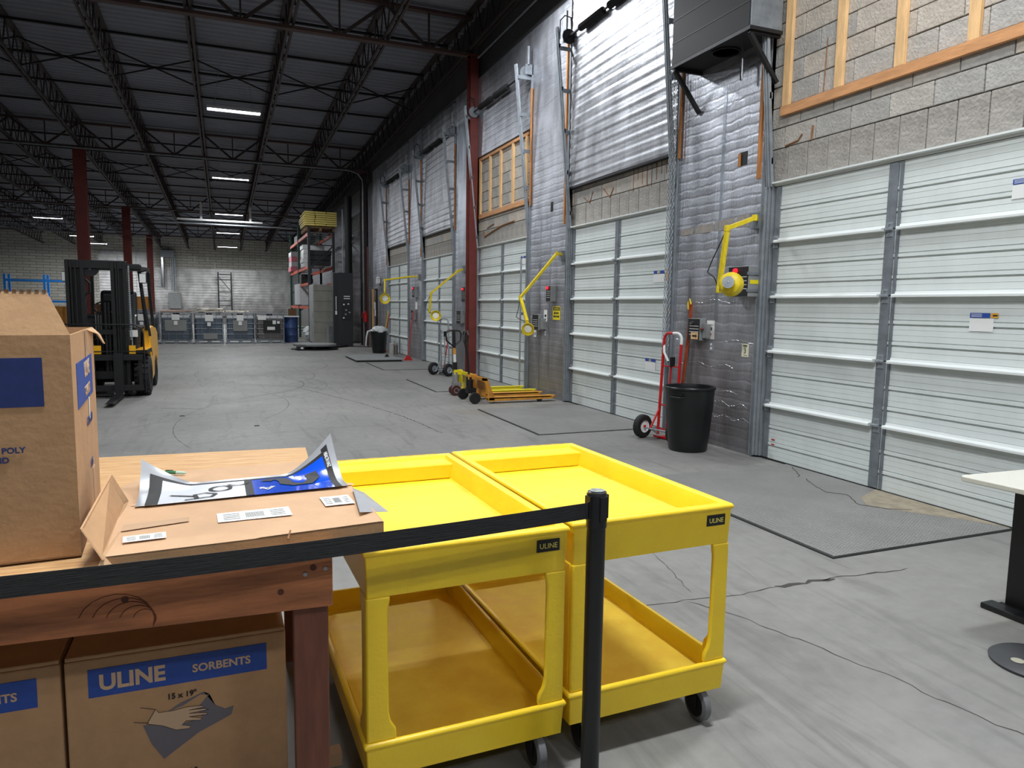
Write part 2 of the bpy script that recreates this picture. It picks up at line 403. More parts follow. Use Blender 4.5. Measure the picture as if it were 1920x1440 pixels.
# foil faced piers between the doors
edges = [-9, DC[0]-HW-.12]
for i, c in enumerate(DC):
    y0 = -9 if i == 0 else DC[i-1]+HW+.12
    MB().box(XW-.10, XW, y0, c-HW-.12, 0, 6.27).build('foil_panel', M_foil, wr)
MB().box(XW-.10, XW, DC[4]+HW+.12, 25.35, 0, 6.27).build('foil_panel', M_foil, wr)
MB().box(XW-.10, XW, 26.15, YB, 0, 6.0).build('foil_panel', foil('shade_tinted_foil', (140, 141, 146), .5, .16, .2, .8, .22), wr)  # foil darkened in its colour to stand for the unlit far stretch
MB().box(XW-.10, XW, 25.35, 26.15, 2.1, 6.27).build('foil_panel', M_foil, wr)
# smooth pale sheet beside the red column, galvanised pier edge angles
MB().box(XW-.125, XW-.10, 15.02, 15.95, .0, 5.6).build('smooth_foil_sheet', M_foils, wr)
for i, c in enumerate(DC):
    for s in (-1, 1):
        MB().box(XW-.118, XW, c+s*(HW+.12), c+s*(HW+.128), 0, 5.8 if i % 2 else 5.6).build('corner_angle', M_galv, wr)
# concrete blocks over the doors, each its own piece
blk = {}
def block(y0, y1, z0, z1, k, lintel=False):
    key = (round(y1-y0, 3), round(z1-z0, 3), k, lintel)
    g = .005
    if key not in blk:
        b = MB().box(-.03, 0, -(y1-y0)/2+g, (y1-y0)/2-g, g, (z1-z0)-g)
        o = b.build('block', M_cmu_l if lintel else M_cmu[k], wr, bevel=.004); blk[key] = o
    else:
        o = blk[key].copy(); C.collection.objects.link(o); o.parent = wr
    o.location = (XW-random.choice((0, 0, .002, .004)), (y0+y1)/2, z0)
    return o
def block_field(y0, y1, z0, rows, tall=.36):
    n = max(1, round((y1-y0)/.245)); wy = (y1-y0)/n
    for j in range(n): block(y0+j*wy, y0+(j+1)*wy, z0, z0+tall, random.randrange(3), True)
    z = z0+tall
    for r in range(rows):
        y = y0; off = .2 if r % 2 else .4
        while y < y1-.01:
            l = min(off, y1-y); off = .4
            if y1-(y+l) < .08: l = y1-y
            block(y, y+l, z, z+.2, random.randrange(3)); y += l
        z += .2
    return z
block_field(DC[0]-HW-.12, DC[0]+HW+.12, 2.76, 14)
block_field(DC[1]-HW-.12, DC[1]+HW+.12, 2.76, 2)
block_field(DC[2]-HW-.12, DC[2]+HW+.12, 2.76, 8)
block_field(DC[3]-HW-.12, DC[3]+HW+.12, 2.76, 2)
block_field(DC[4]-HW-.12, DC[4]+HW+.12, 2.76, 2)
# rust runs on the blocks
M_rust = mat('rust_run', (132, 92, 58), .9, var=.3, vs=30)
def stain(pts, r, par=wr):
    MB().tube([(XW-.0335, y, z) for y, z in pts], r, 4).build('rust_stain', M_rust, par)
stain([(5.2, 4.0), (5.21, 3.7), (5.22, 3.45)], .006); stain([(5.32, 3.25), (5.33, 3.12)], .012); stain([(5.45, 3.2), (5.5, 3.15), (5.66, 3.13)], .01)
stain([(14.4, 3.1), (14.35, 2.98), (13.9, 3.05), (13.3, 3.12), (12.7, 3.14)], .022); stain([(14.2, 3.15), (13.8, 3.2)], .014)
stain([(9.9, 3.2), (9.7, 3.1), (9.6, 3.25)], .008); stain([(9.3, 3.25), (9.1, 3.1), (9.0, 3.22)], .008)
for k in range(8): stain([(7.7+k*.11, 3.38), (7.7+k*.11, 3.38-random.uniform(.1, .3))], .006)
# foil blankets over doors two, four and five, foil over frame of door three
def blanket(y0, y1, z0, z1, m):
    ny, nz = 16, 150; rows = []
    for i in range(nz+1):
        z = z0+(z1-z0)*i/nz; r = []
        for j in range(ny+1):
            y = y0+(y1-y0)*j/ny
            x = XW-.11-.0040*sin(2*pi*z/.15+.5*sin(y*1.7)+.3*sin(z*2))-.0025*sin(2*pi*z/.15*2.1+y)-.02*sin(pi*(y-y0)/(y1-y0))
            r.append((x, y, z))
        rows.append(r)
    b = MB().sheet(rows, .05, (-1, 0, 0))
    o = b.build('foil_blanket', m, wr, smooth=True); return o
blanket(DC[1]-HW-.05, DC[1]+HW+.05, 3.40, 6.2, M_foilp)
blanket(DC[3]-HW-.05, DC[3]+HW+.05, 3.40, 6.2, M_foilp)
blanket(DC[4]-HW-.05, DC[4]+HW+.05, 3.40, 6.2, M_foilp)
MB().box(XW-.09, XW-.031, DC[2]-HW-.12, DC[2]+HW+.12, 4.66, 6.27).build('foil_panel', M_foil, wr)
for i in (1, 3, 4):
    MB().box(XW-.12, XW-.032, DC[i]-HW-.06, DC[i]+HW+.06, 3.37, 3.40).build('blanket_edge', M_darkst, wr)
# torn foil strip and cut-outs on the near pier
MB().sheet([[(XW-.104-.006*sin(j*2.1), 7.24-j*.12, 2.39+.006*sin(j*3)+i*(.07+.012*j*.5)) for j in range(11)] for i in range(2)], .003, (-1, 0, 0)).build('torn_foil_strip', mat('bare_tape_strip', (158, 150, 142), .6, .2, var=.2, vs=20), wr)
MB().box(XW-.102, XW-.09, 6.13, 6.26, 3.03, 3.17).build('cutout', M_blacksteel, wr)
MB().box(XW-.112, XW-.10, 6.23, 6.265, 3.03, 3.16).build('cutout_edge', M_oldwood, wr)
MB().box(XW-.102, XW-.09, 10.85, 10.95, 3.1, 3.26).build('cutout', M_blacksteel, wr)
for y in (11.9,): MB().box(XW-.102, XW-.09, y, y+.12, 3.3, 3.4).build('cutout', M_blacksteel, wr)
# seams of tape
for y, z0, z1 in ((7.0, 0, 1.9), (11.3, 0, 3.2), (10.9, 0.3, 3.0), (6.5, 1.4, 3.9)):
    MB().box(XW-.1035, XW-.10, y, y+.05, z0, z1).build('foil_seam', M_foils, wr)
M_wrk = mat('wrinkle_foil', (190, 192, 196), .3, .8)
for y0, y1, z in ((5.9, 7.4, 1.18), (5.9, 6.9, 1.62), (6.1, 7.4, .62), (10.5, 11.8, .95), (5.9, 7.4, 3.72), (10.35, 11.9, 4.9), (6.2, 7.2, .9), (5.9, 6.5, .35), (5.95, 6.6, .5)):
    MB().tube([(XW-.101, y0+(y1-y0)*k/40, z+.02*sin(k*.31+y0)+random.uniform(-.007, .007)) for k in range(41)], .0022, 4).build('foil_wrinkle', M_wrk, wr)

bw = structure('wall_back', 'far end wall, pale block above dull silver sheet')
MB().box(-16, XW+.3, YB, YB+.3, 0, 8).build('wall_core', M_back, bw)
for k in range(9):
    x0 = -4.6+k*1.08
    MB().box(x0, x0+1.07, YB-.03, YB, 0, 4.1+random.uniform(-.05, .05)).build('silver_sheet', M_backfoil, bw)
for k in range(3): MB().box(-8.2+k*1.2, -7.02+k*1.2, YB-.03, YB, 0, 5.2).build('silver_sheet', M_backfoil, bw)
for x, z0, z1 in ((-1.9, 4.6, 5.0), (-1.0, 4.6, 4.95), (-.5, 3.9, 4.5)): MB().box(x, x+.05, YB-.05, YB-.03, z0, z1).build('white_patch', M_white, bw)
lw = structure('wall_left', 'dark far left wall'); MB().box(-16.3, -16, -9, YB+.3, 0, 9).build('wall_core', M_dark, lw)
fw = structure('wall_front', 'wall behind the camera'); MB().box(-16.3, XW+.3, -9.3, -9, 0, 9.2).build('wall_core', M_dark, fw)

ce = structure('ceiling', 'dark corrugated steel roof deck on open steel joists')
vs = []; fs = []; y = -9.; k = 0
while y < YB+.2:
    for dy, dz in ((0, 0), (.03, .055), (.12, .055), (.15, 0)):
        vs += [(-16, y+dy, zdeck(y)+dz), (XW, y+dy, zdeck(y)+dz)]
    y += .24
for i in range(len(vs)//2-1): fs.append((2*i, 2*i+1, 2*i+3, 2*i+2))
MB().add(vs, fs).build('roof_deck', M_deck, ce)
MB().box(-16.3, XW+.3, -9.3, YB+.3, 8.6, 8.8).build('roof_lid', M_dark, ce)

# sweeping tyre marks worn into the floor
M_mark = mat('tyre_mark', (84, 83, 81), .6, var=.25, vs=12)
def mark(cx, cy, r, a0, a1, wd=.012):
    n = 60; vs = []; fs = []
    for i in range(n+1):
        a = radians(a0+(a1-a0)*i/n); k = wd*(.4+.6*abs(sin(i*.9)))*(1 if 0 < i < n else 0)
        vs += [(cx+(r-k)*cos(a), cy+(r-k)*sin(a), .0008), (cx+(r+k)*cos(a), cy+(r+k)*sin(a), .0008)]
        if i: fs.append((2*i-2, 2*i-1, 2*i+1, 2*i))
    MB().add(vs, fs).build('tyre_mark', M_mark, fl)
for q in ((-.9, 14.2, 2.3, -60, 70), (-.7, 14.0, 2.5, -80, 50, .008), (-1.4, 16.0, 3.2, -50, 40, .01), (.2, 12.6, 1.5, 10, 150, .007), (2.6, 16.5, 3.2, 150, 250, .008), (-.2, 18.5, 2.6, -70, 60, .01), (.4, 15.2, .9, 0, 220, .007), (3.8, 9.5, 4.4, 130, 200, .006), (-2.5, 11.5, 3.4, -30, 40, .006), (.8, 8.4, 2.2, 60, 150, .005), (1.5, 6.0, 2.9, 80, 130, .004)): mark(*q)

# ------------------------------------------------------------------ roof joists, girders, columns
JX = [4.95, 3.18, 1.35, -.45, -2.26, -4.1, -5.95, -7.8, -9.6, -11.5]
names = ['steel roof joist hugging the dock wall above the foil', 'roof joist second out from the dock wall', 'roof joist just right of the suspended lamp row',
         'roof joist just left of the suspended lamp row', 'roof joist second left of the lamp row', 'roof joist in line with the tall red columns',
         'roof joist first beyond the red column line', 'roof joist above the far left row of lamps', 'roof joist second last at the dark far left', 'roof joist at the extreme dark left']
GY = [2.6, 14.8, 26.8, 39.2, 50.6]
for X, nm in zip(JX, names):
    t = thing('roof_joist', nm, 'joist', (X, 0, 0), group='open web roof joists')
    b = MB(); b.bar((-.045, 0, zlow(0)), (-.045, YB, zlow(YB)), .045, .05); b.bar((.045, 0, zlow(0)), (.045, YB, zlow(YB)), .045, .05)
    b.build('bottom_chord', M_roofsteel, t)
    b = MB(); b.bar((0, -8, zdeck(-8)-.04), (0, YB, zdeck(YB)-.04), .12, .05); b.build('top_chord', M_roofsteel, t)
    b = MB(); k = 0; y = 1.
    while y < YB-.7:
        b.tube([(0, y, zlow(y)), (0, y+.36, zdeck(y)-.05), (0, y+.72, zlow(y))], .016, 4, False); y += .72
    b.build('web', M_roofsteel, t)
gn = ['rust brown roof girder over the near end, above the cart', 'rust brown truss girder meeting the red wall column', 'truss girder crossing at the first red floor column',
      'truss girder crossing at the second red floor column', 'truss girder nearest the far end wall']
for yg, nm in zip(GY, gn):
    t = thing('roof_girder', nm, 'girder', (0, yg, 0), group='trussed roof girders'); z0 = zlow(yg)-.06; z1 = zdeck(yg)-.1
    MB().box(-16, 5.0, -.075, .075, z0-.06, z0).build('bottom_chord', M_girder, t)
    MB().box(-16, 5.0, -.075, .075, z1-.06, z1).build('top_chord', M_girder, t)
    for a, c in zip(JX, JX[1:]):
        mid = (a+c)/2
        MB().bar((a, 0, z1-.03), (mid, 0, z0-.03), .05, .06).build('diagonal_brace', M_roofsteel, t)
        MB().bar((c, 0, z1-.03), (mid, 0, z0-.03), .05, .06).build('diagonal_brace', M_roofsteel, t)
        MB().bar((mid, 0, z1-.03), (mid, 0, z0-.03), .035, .035).build('upright_brace', M_roofsteel, t)
for yg, nm in ((19.6, 'row of crossed roof braces over the orange pallet jack'), (32.0, 'row of crossed roof braces above the pallet rack'), (45, 'row of crossed roof braces far down the roof')):
    t = thing('roof_bridging', nm, 'roof brace', (0, yg, 0), group='crossed bridging between joists')
    for a, c in zip(JX, JX[1:]):
        MB().bar((a, 0, zdeck(yg)-.1), (c, 0, zlow(yg)+.06), .03, .03).build('cross_brace', M_blacksteel, t)
        MB().bar((a, 0, zlow(yg)+.06), (c, 0, zdeck(yg)-.1), .03, .03).build('cross_brace', M_blacksteel, t)
t = thing('roof_purlins', 'thin dark bridging rods running across the joists', 'roof rod', (0, 0, 0)); y = 4.2
while y < YB:
    if min(abs(y-g) for g in GY) > .5: MB().bar((-16, y, zdeck(y)-.09), (4.95, y, zdeck(y)-.09), .05, .05).build('purlin_rod', M_blacksteel, t)
    y += 2.05
def column(name, label, x, y, zt, wd=.24, base=0, m=None):
    m = m or M_red
    t = thing(name, label, 'column', (x, y, 0), group='red steel columns')
    b = MB(); b.box(-wd/2, wd/2, -.13, -.115, base, zt); b.box(-wd/2, wd/2, .115, .13, base, zt); b.box(-.008, .008, -.115, .115, base, zt)
    b.build('shaft', m, t); MB().box(-wd/2-.04, wd/2+.04, -.17, .17, base, base+.02).build('base_plate', M_red, t)
    MB().box(-wd/2-.03, wd/2+.03, -.15, .15, zt-.02, zt).build('cap_plate', M_red, t)
column('steel_column', 'tall red steel column directly behind the forklift mast', -4.12, 26.8, zlow(26.8)-.1, .34)
column('steel_column', 'dark red steel column second in the row behind the forklift', -4.2, 39.2, zlow(39.2)-.1, .34)
column('steel_column', 'dark red steel column farthest back in the row', -4.18, 50.6, zlow(50.6)-.1, .34)
column('steel_column', 'red steel column on the dock wall behind the pallet jacks', 5.02, 14.8, zlow(14.8)-.1, .17)
column('steel_column', 'shadowed steel column on the wall beside the black mast cabinet', 4.96, 27.2, zlow(27.2)-.1, .2, 0, M_roofsteel)  # shade is put into the shaft colour: dark roof steel instead of red

# ------------------------------------------------------------------ lamps
def lamp(x, y, z, label, light=True, visible=True, wgt=1.):
    t = thing('ceiling_light', label, 'light', (x, y, z), group='suspended tube lights')
    b = MB(); b.prism([(-.15, 0), (-.10, .07), (.10, .07), (.15, 0), (.13, 0), (.085, .05), (-.085, .05), (-.13, 0)], -.61, .61, 'yz'); b.build('reflector', M_whitep, t)
    for s in (-.055, .055): MB().tube([(-.60, s, .018), (.60, s, .018)], .017, 8).build('tube', M_lit, t)
    for s in (-.45, .45): MB().tube([(s, 0, .07), (s*.6, 0, zdeck(y)-z-.05)], .004, 4).build('hanger_wire', M_galv, t)
    if light:
        l = bpy.data.lights.new('lamp_light', 'AREA'); l.shape = 'RECTANGLE'; l.size = 1.2; l.size_y = .26; l.energy = LAMP_W*wgt; l.color = (.93, .97, 1)
        o = bpy.data.objects.new('lamp_light', l); C.collection.objects.link(o); o.parent = t; o.location = (0, 0, -.012); o.rotation_euler = (0, 0, 0)
for y, nm in ((19.2, 'largest of the suspended tube lights, nearest in view'), (27.8, 'second suspended tube light down the aisle'), (36.6, 'third suspended tube light, just above the hanging white bar'),
              (43.8, 'fourth suspended tube light, just below the hanging white bar'), (51.4, 'farthest suspended tube light, against the end wall')):
    lamp(.38, y, 6.74-.03*y, nm, wgt=2.4 if y > 50 else (1.35 if y < 30 else .9))
for x, y, nm in ((-7.8, 41.2, 'leftmost suspended tube light over the dark side of the hall'), (-7.56, 48.6, 'suspended tube light partly hidden by the tall red column'), (-7.4, 52.6, 'lowest suspended tube light right of the tall red column')):
    lamp(x, y, 6.74-.03*y, nm, wgt=2.2 if y > 50 else .8)
for x, y, g, nm in ((.38, 10.4, 1, 'suspended tube light just above the frame, ahead of the carts'), (.38, 1.6, 2.0, 'suspended tube light straight over the yellow carts'), (.38, -5.5, .8, 'suspended tube light behind the camera in the main row'),
                 (3.6, 10.9, 1, 'suspended tube light high over the second dock door'), (3.6, 3.0, 1, 'suspended tube light high over the nearest dock door'), (3.6, -4.5, .5, 'suspended tube light behind the camera by the dock wall'),
                 (-4.2, 2.2, .8, 'suspended tube light over the left end of the workbench'), (-4.2, -5, .3, 'suspended tube light behind the camera to the left')):
    lamp(x, y, 6.45, nm, wgt=g)

# ------------------------------------------------------------------ dock doors (sections, struts, stiles, tracks)
def sec_profile(h):   # (x, z), x negative = towards the room
    pts = [(0, .004)]; grooves = [(.04, 2), (.09, 2), (.14, 9), (.178, 5), (.225, 2), (.27, 2), (.315, 9), (.353, 5), (.40, 2), (.45, 2), (.50, 2)]
    for z, d in grooves:
        dp = d/1000.; wz = .0035 if d == 2 else (.012 if d == 9 else .008)
        if d == 2: pts += [(0, z-wz/2), (.004, z), (0, z+wz/2)]
        elif d == 9: pts += [(0, z-wz), (.012, z-wz*.9), (.012, z-.001), (-.005, z+.004)]
        else: pts += [(-.005, z-wz), (.008, z-wz*.8), (.008, z), (0, z+.001)]
    pts += [(0, h-.004), (.03, h-.004), (.03, .004)]
    return pts
SH = .548
secmesh = {}
def lean(z): return 0 if z < 2.75 else .30*(z-2.75)/3.0
def door(n, c, label, ztop, decals):
    t = structure('door_%d' % n, label); t.location = (XW, c, 0)
    for k in range(5):
        z0 = .012+k*SH
        if 's' not in secmesh:
            secmesh['s'] = MB().prism(sec_profile(SH), -HW+.02, HW-.02, 'xz').build('door_section', M_door, t, loc=(-.045, 0, z0))
            s = secmesh['s']
        else:
            s = secmesh['s'].copy(); C.collection.objects.link(s); s.parent = t; s.location = (-.045, 0, z0)
        for a, b_ in ((-HW+.02, .05), (HW-.09, HW-.02), (-.05, -.105)):
            pass
        # centre stile and end stiles as sub-parts
        for nm, y0, y1, dx, mm in (('centre_stile', -.045, .045, .012, M_galvd), ('stile_edge', -.088, -.056, .008, M_galvd), ('end_stile', HW-.085, HW-.02, .012, M_galvd), ('end_stile', -HW+.02, -HW+.085, .012, M_galvd)):
            key = nm+str(round(y0, 2))
            if key not in secmesh:
                o = MB().box(-dx, .002, y0, y1, .01, SH-.01).build(nm, mm, s); secmesh[key] = o
            else:
                o = secmesh[key].copy(); C.collection.objects.link(o); o.parent = s
        if k:
            for y0, y1 in ((.05, HW-.06), (-HW+.03, -.09)):
                key = 'strut%.2f' % y0
                if key not in secmesh:
                    pr = [(0, .0), (0, .05), (-.008, .05), (-.012, .03), (-.05, .026), (-.055, .018), (-.055, .002), (-.05, 0)]
                    o = MB().prism(pr, y0, y1, 'xz').build('strut', M_strut, s); o.location = (-.002, 0, -.012); secmesh[key] = o
                else:
                    o = secmesh[key].copy(); C.collection.objects.link(o); o.parent = s
            for yy in (-.0, HW-.05, -HW+.05):
                key = 'hinge%.2f' % yy
                if key not in secmesh:
                    b = MB().box(-.02, -.01, yy-.03, yy+.03, -.06, .06); b.cyl((-.03, yy-.035, 0), .012, .07, 'y', 8); b.box(-.05, -.02, yy-.028, yy+.028, -.006, .008)
                    for zz in (-.04, .045): b.cyl((-.028, yy, zz), .008, .01, 'x', 6)
                    o = b.build('hinge', M_galv, s); secmesh[key] = o
                else:
                    o = secmesh[key].copy(); C.collection.objects.link(o); o.parent = s
    MB().prism([(-.045, 2.752), (-.045, 2.79), (-.10, 2.79), (-.10, 2.775), (-.06, 2.77), (-.06, 2.752)], -HW, HW, 'xz').build('header_strip', M_strut, t)
    MB().box(-.055, -.012, -HW, HW, 0, .014).build('bottom_seal', M_rubber, t)
    for s_ in (-1, 1):
        tr = MB(); y0 = s_*(HW+.035)
        tr.bar((-.075, y0, .02), (-.075, y0, 2.75), .06, .012, (0, 1, 0)); tr.bar((-.105, y0+.022, .02), (-.105, y0+.022, 2.75), .012, .05, (1, 0, 0)); tr.bar((-.055, y0-.025, .02), (-.055, y0-.025, 2.75), .05, .01, (0, 1, 0))
        top = -.085-lean(ztop)
        tr.bar((-.085, y0, 2.75), (top, y0, ztop), .055, .012, (0, 1, 0)); tr.bar((-.085, y0+.024, 2.75), (top, y0+.024, ztop), .012, .055, (1, 0, 0)); tr.bar((-.085, y0-.024, 2.75), (top, y0-.024, ztop), .012, .03, (1, 0, 0))
        tro = tr.build('track', M_galv, t)
        z = 3.0
        while z < ztop:
            x = -.085-lean(z); b = MB().box(x, -.10, y0+s_*.06-.004, y0+s_*.06+.004, z-.03, z+.03); b.box(x-.005, x+.03, y0-.03, y0+s_*.06, z-.03, z+.03)
            b.build('bracket', M_galvd, tro); z += .62
        MB().box(-.115, -.1, y0+s_*.045, y0+s_*.095, 0, ztop).build('wall_angle', M_galvd, t)
        if s_ > 0: MB().box(-.14, -.115, y0+.11, y0+.15, 2.85, ztop-.1).build('lumber_strip', M_oldwood, t)
        else: MB().box(-.135, -.115, y0-.13, y0-.10, 3.3, ztop-.4).build('lumber_strip', M_oldwood, t)
    # torsion shaft, drums, spring
    zs = ztop-.12; xs = -.20
    MB().tube([(xs, -HW-.12, zs), (xs, HW+.12, zs)], .016, 8).build('shaft', M_blacksteel, t)
    pts = []; k = 0
    b = MB()
    for y0, y1 in ((-.55, .15), (.3, 1.0)):
        pr = []
        for q in range(int((y1-y0)/.03)): pr += [(.042, y0+q*.03), (.055, y0+q*.03+.015)]
        b.lathe(pr, (xs, 0, zs), 'y', 10)
    b.build('spring', M_blacksteel, t)
    for s_ in (-1, 1):
        MB().lathe([(.03, 0), (.11, .005), (.11, .02), (.09, .03), (.075, .08), (.03, .085)], (xs, s_*(HW+.02)-.04, zs), 'y', 20).build('cable_drum', M_galvd if n != 2 else M_darkst, t)
        MB().box(xs-.04, -.1, s_*(HW+.12)-.01, s_*(HW+.12)+.01, zs-.05, zs+.12).build('bearing_plate', M_galvd, t)
        MB().box(-.2, -.17, s_*(HW+.10), s_*(HW+.13), zs+.1, zs+.42).build('hanger_rod', M_galv, t)
        if s_ > 0:
            a0 = [(xs-.08-.0*q, HW+.04, zs+.12) for q in range(1)]
            MB().tube([(xs-.14, HW+.03+.1*0, zs-.05), (xs-.14, HW+.02, zs+.22), (xs-.1, HW-.06, zs+.27), (xs-.04, HW-.14, zs+.22), (xs-.02, HW-.13, zs+.05)], .011, 6).build('cable_loop', M_blacksteel, t)
    # decals
    for kind, y, z in decals:
        if kind == 'blue':
            MB().box(-.0508, -.0495, y-.17, y-.02, z, z+.035).build('decal', M_blue, t); MB().box(-.0508, -.0495, y-.23, y-.175, z, z+.035).build('decal', mat('amber_decal', (220, 160, 60), .6), t)
            MB().box(-.0505, -.0495, y-.2, y-.02, z-.1, z-.004).build('decal', M_white, t)
            for q in range(3): MB().box(-.0513, -.0508, y-.11, y-.03, z+.007+q*.009, z+.010+q*.009).build('printed_line', M_white, t)
            MB().box(-.0513, -.0508, y-.225, y-.19, z+.012, z+.022).build('printed_line', M_ink, t)
        if kind == 'blue2':
            MB().box(-.0508, -.0495, y-.08, y, z, z+.035).build('decal', M_blue, t); MB().box(-.0508, -.0495, y-.24, y-.14, z, z+.035).build('decal', M_blue, t)
            MB().box(-.0508, -.0495, y-.13, y-.1, z+.003, z+.03).build('decal', M_card, t); MB().box(-.0505, -.0495, y-.24, y, z-.11, z-.006).build('decal', M_white, t)
        if kind == 'amber':
            MB().box(-.0508, -.0495, y-.08, y, z-.1, z+.04).build('decal', mat('amber_sticker', (214, 150, 60), .6), t)
        if kind == 'red':
            for q in (0, .05): MB().box(-.0508, -.0495, y-.045, y, z+q, z+q+.012).build('decal', M_redp, t)
    return t
door(1, DC[0], 'white sectional dock door at the right edge of the picture', 5.75, [('blue', -.72, 1.49), ('blue', -.95, 2.42), ('red', HW-.13, .16)])
d2 = door(2, DC[1], 'white sectional dock door behind the red hand truck', 5.75, [('blue2', -.95, 1.97), ('amber', -1.22, 1.98), ('blue2', -.82, .84)])
door(3, DC[2], 'white sectional dock door behind the pallet jacks', 5.7, [('blue2', -.95, 2.42), ('blue2', -1.02, 1.38)])
door(4, DC[3], 'white sectional dock door behind the grey hand truck', 5.65, [])
door(5, DC[4], 'farthest white sectional dock door, by the far trash can', 5.55, [])
# hoist chains beside door two
def chain(parent, y, z0, z1, x):
    b = MB(); z = z1; k = 0
    while z > z0:
        pts = []
        for q in range(6):
            a = 2*pi*q/6; u = .013*cos(a); v = .026*sin(a); pts.append((x+(u if k % 2 else 0), y+(0 if k % 2 else u), z+v))
        b.tube(pts, .0045, 4, closed=True); z -= .040; k += 1
    return b.build('hoist_chain', M_galv, parent)
for dn, sgn in ((d2, 1),):
    for q in (.09, .14, .20): chain(dn, -HW-q, .85, 4.9, -.22)
# lumber frames over doors one and three
def stud_frame(label, ya, yb, z0, z1, studs, top=False):
    t = thing('lumber_frame', label, 'wooden frame', (XW-.035, 0, 0), group='pine frames on the dock wall')
    MB().box(-.038, 0, ya, yb, z0, z0+.089).build('bottom_plate', M_lumber_h, t, bevel=.003)
    for y in studs: MB().box(-.036, 0, y-.045, y+.045, z0+.089, z1).build('stud', M_lumber, t, bevel=.003)
    if top: MB().box(-.038, 0, ya, yb, z1, z1+.05).build('top_plate', M_lumber_h, t)
stud_frame('pine stud frame on bare blocks above the nearest dock door', 2.9, 5.72, 3.42, 6.1, (5.66, 5.02, 4.40, 3.78, 3.16), True)
stud_frame('pine stud frame on bare blocks above the door behind the pallet jacks', 12.0, 14.66, 3.38, 4.58, (14.6, 14.0, 13.4, 12.76, 12.1), True)
# dock levelers
for i, c in enumerate(DC[:4]):
    nm = ['diamond tread dock leveler plate in front of the nearest door', 'grey dock leveler plate in front of the second door, before the pallet jack', 'grey dock leveler plate under the pallet jack handles', 'narrow looking grey dock leveler plate by the grey hand truck wheels'][i]
    t = thing('dock_leveler', nm, 'dock plate', (4.3, c-.09, 0), group='steel dock plates in the floor')
    MB().box(-.85, .84, -1.11, 1.11, .002, .004).build('pit_gap', M_blacksteel, t)
    MB().box(-.835, .84, -1.09, 1.095, .004, .010).build('plate', M_tread, t)
    MB().box(-.835, -.825, -1.09, 1.09, .01, .0105).build('plate_joint', M_darkst, t)
    if i == 0:
        for pts in ([(.55, .55), (.42, .30), (.36, .12), (.46, -.02), (.30, -.26), (.40, -.42), (.62, -.55)], [(.78, .95), (.62, .7), (.5, .6)]):
            b = MB(); b.tube([(x+random.uniform(-.01, .01), y+random.uniform(-.01, .01), .010) for a, c2 in zip(pts, pts[1:]) for q in range(5) for x, y in [(a[0]+(c2[0]-a[0])*q/5, a[1]+(c2[1]-a[1])*q/5)]], .004, 4)
            b.build('dirt_line', M_crackm, t)
        MB().prism([(.84, -1.08), (.84, .05), (.5, -.1), (.36, -.28), (.46, -.5), (.7, -.8)], .010, .0115, 'xy').build('grit_patch', mat('dusty_concrete', (148, 138, 120), .9, var=.2, vs=9), t)
